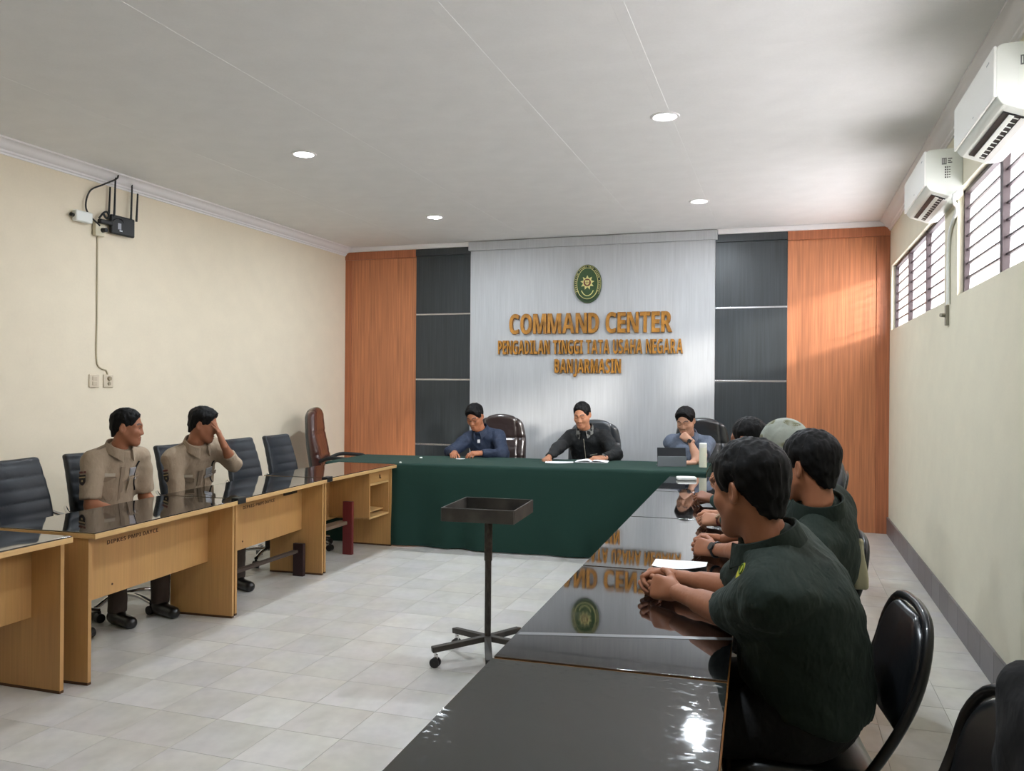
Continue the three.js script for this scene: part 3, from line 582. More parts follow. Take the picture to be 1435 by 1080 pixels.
function execBack(w, h, t) {
  return uvm(nets((x, y, z) => {
    const q = y / h, ww = w / 2 * (1 - .16 * sstep(.55, 1.05, q) - .1 * sstep(.35, -.1, q)), zz = z - .05 * Math.pow(q - .45, 2) * 2 + .02 * sstep(.3, 0, q);
    const seamX = .008 * Math.exp(-Math.pow((Math.abs(x) - ww * .66) / .008, 2)), seamY = z > 0 ? .006 * Math.exp(-Math.pow((q - .62) / .02, 2)) + .005 * Math.exp(-Math.pow((q - .3) / .02, 2)) : 0;
    const tt = t / 2 * (1 + .15 * Math.sin(q * 7));
    return sdBox(x * (w / 2) / ww, y - h / 2 + .085 * Math.pow(Math.abs(x) / ww, 2.5) * sstep(.3, 1, q), zz, w / 2, h / 2, tt, Math.min(tt * .95, .06)) * .85 + (z > 0 ? seamX + seamY : 0) + smax(0, (len(x / (w * .5), Math.max(0, (q - .5) * 2)) - 1.06) * .1, .02);
  }, [-w / 2 - .03, -.03, -t - .03], [w / 2 + .03, h + .03, t + .08], .011));
}
function execChair(label, m, backM, o = {}) {
  const c = thing('executive_chair', label, 'chair', [0, 0, 0], 0);
  starBase(c);
  const seat = part(c, 'seat', seatPad(.54, .52, .11), m); seat.position.set(0, .46, .02);
  const back = part(c, 'backrest', execBack(.56, o.h ?? .70, .105), m); back.position.set(0, .49, -.27); back.rotation.x = -(o.tilt ?? .12);
  const shell = part(c, 'back_shell', execBack(.545, (o.h ?? .70) - .02, .09), backM); shell.position.set(0, .50, -.30); shell.rotation.x = -(o.tilt ?? .12);
  for (const s of [-1, 1]) part(c, 'armrest', bentPolyTube([[s * .24, .44, .12], [s * .31, .46, .14], [s * .315, .67, .16], [s * .31, .69, -.14], [s * .24, .64, -.25]], .02, .07, 10), mat.blackPlastic);
  return c;
}
const ec = [
  [execChair('tall brown executive chair in plastic wrap standing against the left wall', mat.wrapBrown, mat.wrapBlack, { h: .74, tilt: .16 }), [-4.58, 0, -8.08], FACE_R + .32],
  [execChair('dark plastic wrapped executive chair behind the man in the navy jacket', mat.wrapDark, mat.wrapGrey, { h: .68 }), [-2.89, 0, -8.18], .1],
  [execChair('grey executive chair behind the man in the black shirt', mat.wrapGrey, mat.wrapGrey, { h: .64 }), [-1.84, 0, -8.2], .15],
  [execChair('glossy black executive chair behind the man with hand on chin', mat.wrapBlack, mat.wrapBlack, { h: .68 }), [-.74, 0, -8.2], .15],
  [execChair('dark high backed chair holding the woman in the headscarf', mat.leather, mat.leather, { h: .68 }), [-.13, 0, -4.15], -Math.PI / 2],
];
for (const [c, p, t] of ec) { c.position.set(...p); c.rotation.y = t; }
function foldingChair(label) {                                      // faces local +z
  const c = thing('folding_chair', label, 'chair', [0, 0, 0], 0, 'black folding chairs along the right tables');
  const pad = uvm(nets((x, y, z) => {
    const q = y / .33, hw = .213 * Math.pow(clamp(1 - Math.pow(Math.max(0, (q - .40) / .60), 3)), .42) + .001, lower = .213 - .03 * sstep(.35, 0, q);
    const zz = z - .1 * x * x;
    const dx = Math.abs(x) - Math.min(hw, lower), out = Math.max(dx * .75, y - .33, -y);
    return smax(out + .012, Math.abs(zz) - .022 + .004 * (Math.abs(x) / .2), .03);
  }, [-.25, -.03, -.07], [.25, .36, .08], .008));
  const back = part(c, 'backrest', pad, mat.leatherGloss); back.position.set(0, .56, -.235); back.rotation.x = -.24;
  const seat = part(c, 'seat', seatPad(.40, .40, .05), mat.leatherGloss); seat.position.set(0, .44, -.0);
  part(c, 'seat_frame', bentPolyTube([[-.205, .425, .2], [.205, .425, .2], [.205, .425, -.2], [-.205, .425, -.2], [-.205, .425, .19]], .009, .04), mat.blackMetal);
  const up = tube([[-.215, .012, .26], [-.215, .22, .072], [-.215, .43, -.115], [-.214, .58, -.215], [-.212, .70, -.27], [-.198, .80, -.295], [-.15, .86, -.31], [-.075, .882, -.315], [0, .886, -.316], [.075, .882, -.315], [.15, .86, -.31], [.198, .80, -.295], [.212, .70, -.27], [.214, .58, -.215], [.215, .43, -.115], [.215, .22, .072], [.215, .012, .26]], .0138, 90, 10);
  part(c, 'front_leg_frame', up, mat.blackMetal);
  for (const s of [-1, 1]) part(c, 'rear_leg', bentPolyTube([[s * .19, .43, .13], [s * .19, .30, .04], [s * .19, .012, -.27]], .0115, .05), mat.blackMetal);
  part(c, 'rear_rung', rod([-.19, .12, -.16], [.19, .12, -.16], .009), mat.blackMetal); part(c, 'front_rung', rod([-.215, .16, .126], [.215, .16, .126], .009), mat.blackMetal);
  for (const s of [-1, 1]) { part(c, 'hinge_plate', bx(.006, .022, .07, s * .208, .40, -.06, .002), mat.chrome); for (const [z, x] of [[.262, .215], [-.272, .19]]) part(c, 'rubber_foot', rod([s * x, 0, z], [s * x, .03, z - Math.sign(z) * .012], .015), mat.blackPlastic); }
  return c;
}
const fc0 = foldingChair('black folding chair holding the nearest man in green');
fc0.position.set(.035, 0, -2.50); fc0.rotation.y = -1.44;
copyOf(fc0, [-.02, 0, -3.62], -1.4, 'black folding chair holding the farther man in green, cream bag on it');
copyOf(fc0, [.17, 0, -1.66], -1.2, 'black folding chair in the bottom right corner, dark jacket over it');
copyOf(fc0, [-.04, 0, -4.9], -Math.PI / 2, 'black folding chair hidden behind the nearest man in green');
copyOf(fc0, [.1, 0, -6.2], -Math.PI / 2, 'black folding chair by the corner near the green cloth');
// ---------- people ----------
const skinTone = { mid: '#9d6547', light: '#b07a5c', dark: '#87553b', fair: '#b98a70' };
const pm = {
  skin: Object.fromEntries(Object.entries(skinTone).map(([k, c]) => [k, M(c, .55, { vertexColors: true, sheen: .15, sheenRoughness: .5 })])),
  hair: M('#070607', .65, { bumpMap: T.hair, bumpScale: .003, specularIntensity: .45 }),
  tan: M('#a3917b', .85, { bumpMap: T.wrinkle, bumpScale: .008, sheen: .15 }),
  tanDark: M('#8e7d69', .85, { bumpMap: T.weave, bumpScale: .0005 }),
  trousersBrown: M('#3a3029', .9, { bumpMap: T.wrinkle, bumpScale: .008 }),
  green: M('#17261f', .88, { bumpMap: T.wrinkle, bumpScale: .010, sheen: .2, sheenRoughness: .6, sheenColor: lin('#4c6a5c') }),
  greenLight: M('#1d3833', .88, { bumpMap: T.wrinkle, bumpScale: .010, sheen: .2, sheenColor: lin('#4c7a6c') }),
  navy: M('#15233a', .75, { bumpMap: T.wrinkle, bumpScale: .012, sheen: .3, sheenRoughness: .5, sheenColor: lin('#4a5c80') }),
  blackShirt: M('#131618', .8, { bumpMap: T.wrinkle, bumpScale: .012, sheen: .2 }),
  greyShirt: M('#5b6474', .9, { bumpMap: T.wrinkle, bumpScale: .010 }),
  trousersBlack: M('#0e0e10', .9, { bumpMap: T.wrinkle, bumpScale: .008 }),
  shoe: M('#0c0c0d', .35, { clearcoat: .4 }),
  hijab: M('#9aa096', .9, { map: T.hijab, bumpMap: T.wrinkle, bumpScale: .006 }),
  watch: M('#161618', .4), watchRed: M('#5a1c1c', .5), watchFace: M('#caa98a', .25, { metalness: .7 }), steel: M('#b8b8ba', .25, { metalness: .9 }),
};
// head: origin between the ears, y up, z to the face
function headField(x, y, z, closed) {
  const ax = Math.abs(x);
  let d = sdEll(x, y - .038, z + .012, .0745, .088, .095);
  d = smin(d, sdEll(x, y + .035, z - .030, .0595, .080, .0600), .04);
  d = smin(d, sdCap(ax, y, z, [.050, -.042, .002], [.020, -.098, .060], .021, .018), .03);
  d = smin(d, len(x, y + .098, z - .066) - .0205, .03);
  d = smin(d, len(ax - .042, y + .022, z - .058) - .021, .03);
  d = smin(d, sdCap(ax, y, z, [.006, .024, .083], [.046, .020, .062], .011, .010), .02);
  d = smin(d, sdCap(x, y, z, [0, .012, .084], [0, -.030, .0995], .0075, .0112), .016);
  d = smin(d, len(ax - .0125, y + .034, z - .091) - .0088, .012);
  d = smax(d, -sdEll(ax - .031, y - .004, z - .095, .018, .011, .015), .016);
  d = smin(d, len(ax - .031, y - .003, z - .0725) - .0142, .006);
  d = smin(d, sdEll(x, y + .063, z - .0875, .022, .0062, .008), .008);
  d = smin(d, sdEll(x, y + .0765, z - .0855, .019, .0072, .008), .008);
  d = smax(d, -sdEll(x, y + .0692 - 2 * x * x, z - .098, .020, .0016, .009), .004);
  d = smin(d, sdCap(x, y, z, [0, -.055, -.024], [0, -.122, -.034], .053, .050), .03);
  if (ax > .05) {
    const ex = ax - .079 + .30 * (z + .012) - .08 * y, e = smax(sdEll(ex, y + .004, z + .014, .0075, .032 - .004 * sstep(0, -.03, y), .0185), -sdEll(ex - .008, y + .000, z + .008, .0075, .019, .0105), .006);
    d = smin(d, e, .008);
  }
  return d;
}
const headCache = {};
function headGeo(closed) {
  const key = closed ? 'c' : 'o'; if (headCache[key]) return headCache[key];
  const g = uvm(nets((x, y, z) => headField(x, y, z), [-.11, -.175, -.13], [.11, .14, .135], .0034), 'y');
  const p = g.attributes.position, col = new Float32Array(p.count * 3);
  for (let i = 0; i < p.count; i++) {
    const x = p.getX(i), ax = Math.abs(x), y = p.getY(i), z = p.getZ(i); let c = [1, 1, 1];
    if (z > .07 && len(ax / .019, (y + .069) / .011) < 1) c = [.86, .68, .68];
    const bl = .028 + .006 * Math.sin((ax - .012) / .04 * Math.PI) ;
    if (z > .05 && ax > .011 && ax < .052 && Math.abs(y - bl) < .0055) c = [.16, .14, .14];
    if (z > .06) {
      const u = (ax - .031) / .016, e = .0058 * (1 - u * u);
      if (closed) { if (Math.abs(u) < 1 && Math.abs(y + .003 + .003 * u * u) < .0019) c = [.42, .36, .36]; }
      else if (Math.abs(u) < 1 && Math.abs(y - .003) < e) c = Math.abs(ax - .031) < .0062 ? [.10, .09, .09] : [1.35, 1.6, 1.9];
      else if (Math.abs(u) < 1.1 && y > .003 && y - .003 < e + .003) c = [.3, .25, .25];
    }
    if (z > .08 && ax > .006 && ax < .016 && Math.abs(y + .0415) < .0025) c = [.35, .3, .3];
    col.set(c, 3 * i);
  }
  g.setAttribute('color', new THREE.BufferAttribute(col, 3));
  return headCache[key] = g;
}
function hairGeo(o) { // front: height of the hairline; bulk: thickness over the top; side: thickness at the sides; quiff: swept up front
  const front = o.front ?? .070, bulk = o.bulk ?? .02, side = o.side ?? .006, nape = o.nape ?? -.07, key = JSON.stringify(o);
  if (headCache[key]) return headCache[key];
  const g = uvm(nets((x, y, z) => {
    const ax = Math.abs(x), t = sstep(-.01, .10, y), th = side + (bulk - side) * t + (o.quiff ?? 0) * sstep(.02, .09, z) * t;
    const line = z > .03 ? -.012 + (front + .012 - .022 * sstep(.035, .066, ax)) * sstep(.035, .082, z) : z > -.002 ? -.012 : z > -.026 ? .024 : -.012 + (nape + .012) * sstep(-.026, -.085, z);
    const line2 = z > -.026 && z < .012 ? Math.max(line, z > .004 ? -.018 : .026 - .9 * Math.max(0, z + .016)) : line;
    const ths = th * (.12 + .88 * sstep(-.004, .034, y - line2)); const strand = .0048 * N(x * 60, y * 22, z * 60) + .0022 * N(x * 170, y * 40, z * 170) + .003 * N(x * 25, y * 25 + 4, z * 25);
    let d = sdEll(x, y - .038, z + .014, .0745, .088, .096) - ths + strand;
    // back of the neck is covered too
    d = smin(d, sdCap(x, y, z, [0, -.02, -.055], [0, nape + .02, -.055], .048, .040) - side * .6 + strand, .03);
    return smax(d, (line2 - y) * .75 + .005 * N(x * 90, z * 60, 3), .006);
  }, [-.125, -.11, -.145], [.125, .19, .145], o.cell ?? .0042), 'y');
  return headCache[key] = g;
}
// hand: wrist at the origin, +z to the fingertips, +y the back of the hand, thumb towards +x (a right hand)
const FING = [[.027, .088, [.043, .026, .021], .0090], [.0085, .092, [.047, .029, .022], .0092], [-.0095, .088, [.043, .027, .021], .0087], [-.0265, .079, [.034, .020, .019], .0078]];
function handGeo(pose) {
  const key = 'hand' + JSON.stringify(pose); if (headCache[key]) return headCache[key];
  const caps = [], { curl, spread = .06, thumb = [.75, .35, .4, .3] } = pose;
  FING.forEach(([fx, fz, ls, r], f) => {
    const c = curl[f], yaw = spread * (1.3 - f) ; let p = [fx, 0, fz], a = 0;
    caps.push([[fx * .55, -.002, .015], [fx, -.001, fz], .0125, .0110, 1]);
    ls.forEach((l, k) => { a += c[k]; const q = [p[0] + l * Math.cos(a) * Math.sin(yaw), p[1] - l * Math.sin(a), p[2] + l * Math.cos(a) * Math.cos(yaw)]; caps.push([p, q, r * (1 - .09 * k), r * (1 - .09 * (k + 1)), 0, f]); p = q; });
  });
  const [out, down, b1, b2] = thumb; let p = [.019, -.008, .022], yaw = out, a = down;
  [.044, .034, .027].forEach((l, k) => { if (k === 1) yaw -= b1; if (k === 2) yaw -= b2; const q = [p[0] + l * Math.cos(a) * Math.sin(yaw), p[1] - l * Math.sin(a), p[2] + l * Math.cos(a) * Math.cos(yaw)]; caps.push([p, q, [.0155, .0112, .0100][k], [.0115, .0102, .0085][k], k === 0 ? 1 : 0, 4]); p = q; });
  const f = (x, y, z) => {
    let d = sdCap(x, y * 1.25, z, [0, 0, -.03], [0, 0, .02], .026, .028);
    d = smin(d, sdBox(x, y + .001, z - .052, .036 - .012 * sstep(.07, .0, z), .0125, .040, .0124), .02);
    const fs = [9, 9, 9, 9, 9];
    for (const [a, b, r0, r1, palm, g] of caps) { const e = sdCap(x, y, z, a, b, r0, r1); if (palm) d = smin(d, e, .014); else fs[g] = smin(fs[g], e, .004); }
    for (const e of fs) d = smin(d, e, .0045);
    return d;
  };
  const g = uvm(nets(f, [-.065, -.12, -.05], [.11, .045, .21], .0031), 'y');
  return headCache[key] = g;
}
const POSE = {
  rest: { curl: [[.35, .4, .3], [.4, .45, .3], [.45, .5, .3], [.5, .5, .35]] },
  fold: { curl: [[.75, .95, .5], [.8, 1.0, .5], [.85, 1.0, .5], [.9, 1.0, .5]], spread: .03, thumb: [.55, .25, .45, .35] },
  wrap: { curl: [[.55, .75, .45], [.6, .8, .45], [.65, .85, .45], [.7, .85, .5]], spread: .05, thumb: [.7, .35, .3, .3] },
  fist: { curl: [[1.2, 1.5, .8], [1.25, 1.5, .8], [1.3, 1.5, .8], [1.35, 1.5, .8]], spread: .01, thumb: [.35, .5, .5, .6] },
  point: { curl: [[.25, .25, .15], [.7, .9, .5], [.8, 1.0, .5], [.85, 1.0, .5]], spread: .05, thumb: [.6, .4, .3, .3] },
  hold: { curl: [[.5, .6, .4], [.6, .75, .4], [.7, .85, .5], [.8, .9, .5]], thumb: [.65, .5, .35, .3] },
  flat: { curl: [[.12, .2, .12], [.1, .2, .12], [.12, .22, .12], [.18, .25, .15]], spread: .07, thumb: [.6, .2, .15, .1] },
};
function frameMatrix(o, zdir, ydir, s = 1, mirror = false) {
  const z = zdir.clone().normalize(), x = V().crossVectors(ydir, z).normalize(), y = V().crossVectors(z, x);
  return new THREE.Matrix4().makeBasis(x.multiplyScalar(mirror ? -s : s), y.multiplyScalar(s), z.multiplyScalar(s)).setPosition(o);
}
function placed(g, m) { const o = g.clone().applyMatrix4(m); if (m.determinant() < 0) { for (const k of ['position', 'normal', 'uv', 'color']) { const at = o.attributes[k]; if (!at) continue; const n = at.itemSize, a = at.array; for (let i = 0; i < at.count; i += 3) for (let q = 0; q < n; q++) { const t = a[(i + 1) * n + q]; a[(i + 1) * n + q] = a[(i + 2) * n + q]; a[(i + 2) * n + q] = t; } } } return o; }
function white(g) { if (!g.attributes.color) g.setAttribute('color', new THREE.BufferAttribute(new Float32Array(g.attributes.position.count * 3).fill(1), 3)); return g; }
function ik(S, W, l1, l2, pole) {
  const d = V().subVectors(W, S), L = Math.min(d.length(), (l1 + l2) * .999); d.normalize();
  const a = (l1 * l1 - l2 * l2 + L * L) / (2 * L), h = Math.sqrt(Math.max(0, l1 * l1 - a * a));
  const p = pole.clone().addScaledVector(d, -pole.dot(d)).normalize();
  return S.clone().addScaledVector(d, a).addScaledVector(p, h);
}
const A3 = v => [v.x, v.y, v.z];
/* spec: base [x, z] of the hips, face [x, z] torso direction, head {at, dir, pitch, roll}, arms {L, R}: {wrist, pole, fingers, back, pose} in world coordinates */
function person(spec) {
  const s = spec.size ?? 1, P = thing('person', spec.label, 'person', [spec.base[0], 0, spec.base[1]]);
  if (spec.group) P.userData.group = spec.group;
  const off = V(spec.base[0], 0, spec.base[1]), loc = a => V(...a).sub(off);
  const Fh = V(spec.face[0], 0, spec.face[1]).normalize(), Rh = V().crossVectors(Fh, V(0, 1, 0));
  const hd = loc(spec.head.at), hdir = V(...spec.head.dir).normalize();
  const H = V(0, spec.hip ?? .55, 0);
  // neck base below and behind the head
  const Nk = spec.neck ? loc(spec.neck) : hd.clone().add(V(0, -.145 * s, 0)).addScaledVector(hdir.clone().setY(0).normalize(), -.045).addScaledVector(Fh, -.015);
  const U = V().subVectors(Nk, H), L = U.length(); U.normalize();
  const R = Rh.clone().addScaledVector(U, -Rh.dot(U)).normalize(), F = V().crossVectors(U, R);
  const bw = (spec.broad ?? 1) * s, belly = spec.belly ?? 0, hunch = spec.hunch ?? .03, q = L / .52;
  const toW = (x, y, z) => H.clone().addScaledVector(R, x).addScaledVector(U, y).addScaledVector(F, z);
  // ---- torso in its own frame ----
  function torso(x, y, z, g) {
    const t = y / L; z += hunch * 4 * t * (1 - t) * (t > 0 && t < 1 ? 1 : 0);
    const ax = Math.abs(x), yy = y / q;
    let d = sdEll(ax, yy - .02, z, (.172 + g) * bw, .125 + g, (.128 + g) * bw);
    d = smin(d, sdEll(ax, yy - .17, z - .012 - belly * .5, (.150 + g) * bw, .17 + g, (.112 + g + belly) * bw), .06);
    d = smin(d, sdEll(ax, yy - .34, z - .004, (.168 + g) * bw, .16 + g, (.112 + g) * bw), .06);
    d = smin(d, sdCap(ax, yy, z, [0, .445, -.012], [.150 * bw, .440, -.008], (.062 + g), (.058 + g)), .05);
    d = smin(d, sdCap(ax, yy, z, [0, .505, -.022], [.12 * bw, .462, -.012], .048 + g, .035 + g), .04);
    return d;
  }
  const inT = (x, y, z) => { const a = x - H.x, b = y - H.y, c = z - H.z; return [a * R.x + b * R.y + c * R.z, a * U.x + b * U.y + c * U.z, a * F.x + b * F.y + c * F.z]; };
  const arms = ['L', 'R'].map((k, i) => {
    const a = spec.arms[k], sg = i ? 1 : -1, S = toW(sg * .178 * bw + (a.shrug?.[0] ?? 0) * sg, L - .075 * s + (a.shrug?.[1] ?? 0), a.shrug?.[2] ?? 0), W = loc(a.wrist);
    const l1 = .295 * s, l2 = .255 * s, E = a.elbow ? loc(a.elbow) : ik(S, W, l1, l2, V(...a.pole));
    
    return { S, E, W, a, sg };
  });
  const legs = [-1, 1].map(sg => {
    const hip = toW(sg * .09 * bw, .02, .03), k = spec.legs ?? {}, spread = k.spread ?? .06;
    const knee = V(0, .50, 0).addScaledVector(Fh, (k.reach ?? .44) * s).addScaledVector(Rh, sg * (.09 * bw + spread)), ankle = V(0, .085, 0).addScaledVector(Fh, (k.reach ?? .44) * s + (k.tuck ?? -.02)).addScaledVector(Rh, sg * (.09 * bw + spread));
    return { hip, knee, ankle, toe: ankle.clone().addScaledVector(Fh, .16).setY(.035) };
  });
  const hdFlat = hdir.clone().setY(0).normalize(), Hn = hd.clone().add(V(0, -.07, 0)).addScaledVector(hdFlat, -.030 * s), nk0 = toW(0, L * .93, -.008);
  // ---- body: one skin ----
  const lo = [9, 9, 9], hi = [-9, -9, -9]; const ext = (v, r) => { for (let i = 0; i < 3; i++) { const c = A3(v)[i]; lo[i] = Math.min(lo[i], c - r); hi[i] = Math.max(hi[i], c + r); } };
  ext(H, .22 * bw); ext(Nk, .24 * bw); for (const a of arms) { ext(a.S, .11); ext(a.E, .1); ext(a.W, .06); } ext(hd, .05);
  const loT = [...lo], hiT = [...hi]; for (const l of legs) { ext(l.knee, .12); ext(l.ankle, .08); ext(l.toe, .06); }
  const body = (x, y, z) => {
    const [a, b, c] = inT(x, y, z); let d = torso(a, b, c, -.018);
    d = smin(d, sdCap(x, y, z, A3(nk0), A3(Hn), .060 * s, .054 * s), .03);
    for (const m of arms) { d = smin(d, sdCap(x, y, z, A3(m.S), A3(m.E), .050 * s, .040 * s), .03); d = smin(d, smin(sdCap(x, y, z, A3(m.E), A3(m.W), .038 * s, .026 * s), sdCap(x, y, z, A3(m.E.clone().lerp(m.W, .12)), A3(m.E.clone().lerp(m.W, .5)), .043 * s, .035 * s), .02), .02); }
    for (const l of legs) d = smin(d, smin(sdCap(x, y, z, A3(l.hip), A3(l.knee), .078, .052), sdCap(x, y, z, A3(l.knee), A3(l.ankle), .05, .034), .02), .03);
    return d;
  };
  const hm = frameMatrix(hd, hdir, V(0, 1, 0).addScaledVector(Rh, spec.head.roll ?? 0), (spec.head.size ?? 1) * s);
  const skin = [white(uvm(nets(body, lo, hi, .0115), 'y')), placed(headGeo(spec.closed), hm)];
  for (const m of arms) if (!m.a.noHand) { const fz = V(...m.a.fingers), by = V(...m.a.back); skin.push(white(placed(handGeo(POSE[m.a.pose ?? 'rest']), frameMatrix(m.W, fz, by, s * (spec.handSize ?? 1), m.sg < 0)))); }
  part(P, 'body', skin.map(g => { const o = new THREE.BufferGeometry(); for (const k of ['position', 'normal', 'uv', 'color']) o.setAttribute(k, g.attributes[k]); return o; }).reduce((a, b) => mergeGeometries([a, b])), pm.skin[spec.skin ?? 'mid']);
  if (spec.hair) part(P, 'hair', placed(hairGeo(spec.hair), hm), spec.hairMat ?? pm.hair);
  // ---- shirt ----
  const sh = spec.shirt, fold = sh.fold ?? .006, long = sh.sleeve === 'long', ease = sh.ease ?? .012;
  const sleeves = arms.map(m => {
    const d1 = V().subVectors(m.E, m.S).normalize(), d2 = V().subVectors(m.W, m.E).normalize();
    const cut = long ? m.E.clone().lerp(m.W, sh.cuff ?? .93) : m.S.clone().lerp(m.E, sh.hem ?? .80);
    return { ...m, d1, d2, cut, dir: long ? d2 : d1 };
  });
  const hemY = sh.hemY ?? -.10, nkDir = V().subVectors(Hn, nk0).normalize().lerp(U, .4).addScaledVector(F, -.25).normalize(), standTop = nk0.clone().lerp(Hn, .36);
  const shirtF = (x, y, z) => {
    const [a, b, c] = inT(x, y, z);
    let d = torso(a, b, c, ease);
    d = smax(d, hemY + (sh.hemTilt ?? 0) * c - b, .015);
    if (sh.collar !== false) { const st = sdCap(x, y, z, A3(nk0), A3(Hn), .060 * s + .021, .054 * s + .018), up = (x - standTop.x) * nkDir.x + (y - standTop.y) * nkDir.y + (z - standTop.z) * nkDir.z; d = smin(d, smax(st, up, .005), .02); }
    for (const m of sleeves) {
      const e1 = m.S.clone().lerp(m.E, 1);
      let e = sdCap(x, y, z, A3(m.S), A3(e1), .062 * s + ease * .6, (long ? .050 : .058) * s + ease * .5);
      const pc = (x - m.cut.x) * m.dir.x + (y - m.cut.y) * m.dir.y + (z - m.cut.z) * m.dir.z;
      if (long) e = smin(e, smax(sdCap(x, y, z, A3(m.E), A3(m.W), .049 * s + ease * .4, .036 * s), pc, .006), .025); else e = smax(e, pc, .006);
      d = smin(d, e, .035);
    }
    return d + fold * (N(x * 9, y * 13, z * 9) + .6 * N(x * 20, y * 26, z * 20 + 3)) - fold * .9 * Math.abs(N(x * 6 + 4, y * 9, z * 6));
  };
  const e = .06; const shirt = part(P, sh.name ?? 'shirt', uvm(nets(shirtF, loT.map(v => v - e), hiT.map(v => v + e), .0105), 'y'), sh.mat);
  // surface pieces pressed on the shirt: march from outside
  const onShirt = (from, dir, push = .0) => { const p = loc(from), d = V(...dir).normalize(); for (let i = 0; i < 80; i++) { const v = shirtF(p.x, p.y, p.z); if (v < .0008) break; p.addScaledVector(d, Math.max(v * .7, .0006)); } const h = .004, n = V(shirtF(p.x + h, p.y, p.z) - shirtF(p.x - h, p.y, p.z), shirtF(p.x, p.y + h, p.z) - shirtF(p.x, p.y - h, p.z), shirtF(p.x, p.y, p.z + h) - shirtF(p.x, p.y, p.z - h)).normalize(); return [p.addScaledVector(n, push), n]; };
  P.userData._on = undefined;
  const api = { P, part: (n, g, m, l) => part(P, n, g, m, l), onShirt, toW, off, F, R, U, L, arms, Nk, hm, hd, Fh, Rh };
  // pieces in torso coordinates: x to the person's right, y up from the hips, from the front
  api.patch = (name, x, y, geo, m, side = 1, l) => { const from = toW(x, y, side * .45).add(off); const [p, n] = onShirt(A3(from), A3(F.clone().multiplyScalar(-side)), .001); return part(P, name, placed(geo, frameMatrix(p, n, U)), m, l); };
  // ---- collar ----
  if (sh.collar !== false) {
    const pos = [], idx = [], n = 40, prof = 6, cm = sh.collarMat ?? sh.mat, tilt = sh.collarLean ?? .25;
    const ax = V().subVectors(Hn, nk0).normalize().lerp(U, .55).normalize(), cz = (q => q.addScaledVector(ax, -q.dot(ax)).normalize())(F.clone().lerp(hdir, .3)), cx = V().crossVectors(ax, cz);
    const c0 = nk0.clone().lerp(Hn, .30).addScaledVector(ax, .020).addScaledVector(hdFlat, -.006);
    for (let i = 0; i <= n; i++) {
      const t = -2.75 + 5.5 * i / n, f = Math.pow(Math.abs(t) / 2.75, 2), back = 1 - f; // t = 0 at the nape
      const dx = Math.sin(t), dz = -Math.cos(t);
      const ri = .073 * s + .004 * f, ro = .088 * s + .022 * f, up = .026 * back + .010 * f, dn = -.026 - .034 * Math.pow(f, 3) , fz = .016 * f;
      const ring = [[ri, -.04], [ri, up - .002], [ri + .004, up + .002], [ri + .008, up], [ro + .004, dn], [ro - .002, dn - .003]];
      for (const [r, h] of ring) pos.push(...A3(c0.clone().addScaledVector(cx, dx * r).addScaledVector(cz, dz * r + fz).addScaledVector(ax, h)));
    }
    for (let i = 0; i < n; i++) for (let k = 0; k < prof; k++) { const a = i * prof + k, b = i * prof + (k + 1) % prof, c = a + prof, d2 = b + prof; idx.push(a, c, b, b, c, d2); }
    for (const i of [0, n]) for (let k = 1; k < prof - 1; k++) idx.push(...(i ? [i * prof, i * prof + k + 1, i * prof + k].reverse() : [0, k + 1, k].reverse()));
    const g = new THREE.BufferGeometry(); g.setAttribute('position', new THREE.Float32BufferAttribute(pos, 3)); g.setIndex(idx); g.computeVertexNormals();
    part(P, 'collar', uvm(g, 'y'), cm);
  }
  // ---- trousers and shoes ----
  const trF = (x, y, z) => {
    const [a, b, c] = inT(x, y, z); let d = smax(torso(a, b, c, .003), b - .20, .01);
    for (const l of legs) { d = smin(d, sdCap(x, y, z, A3(l.hip), A3(l.knee), .094 * s, .068), .04); d = smin(d, smax(sdCap(x, y, z, A3(l.knee), A3(l.ankle), .066, .054), .07 - y, .006), .03); }
    return d + .005 * N(x * 12, y * 12, z * 12) + .003 * N(x * 30, y * 30, z * 30);
  };
  part(P, 'trousers', uvm(nets(trF, [Math.min(lo[0], -.25), .02, Math.min(lo[2], -.25)], [Math.max(hi[0], .25), .75, Math.max(hi[2], .25)], .014), 'y'), spec.trousers ?? pm.trousersBlack);
  for (const l of legs) part(P, 'shoe', uvm(nets((x, y, z) => smax(smin(sdCap(x, y, z, A3(l.ankle.clone().addScaledVector(Fh, -.04).setY(.04)), A3(l.toe), .042, .038), sdCap(x, y, z, A3(l.ankle), [l.ankle.x, .05, l.ankle.z], .042, .044), .03), -y + .001, .004), A3(V().copy(l.ankle).addScalar(-.3)).map((v, i) => i === 1 ? -.005 : v), A3(V().copy(l.ankle).addScalar(.3)).map((v, i) => i === 1 ? .14 : v), .011), 'y'), pm.shoe);
  return api;
}
function watch(p, k, strap, face, thick = .012) {                    // a watch on arm k: 0 left, 1 right
  const m = p.arms[k], d = V().subVectors(m.W, m.E).normalize(), c = m.W.clone().addScaledVector(d, -.012), up = V(...m.a.back);
  const g = new THREE.TorusGeometry(.0315, .0045, 8, 28); g.scale(1, .82, thick / .009 ); const fr = frameMatrix(c, d, up);
  const w = new THREE.Group(); w.name = 'wristwatch'; p.P.add(w);
  mesh('strap', placed(g, fr), strap, w);
  mesh('dial', placed(new THREE.CylinderGeometry(.018, .0195, .009, 24).translate(0, .030, 0), fr), face, w);
}
const hairShort = { front: .072, bulk: .014, side: .004 };
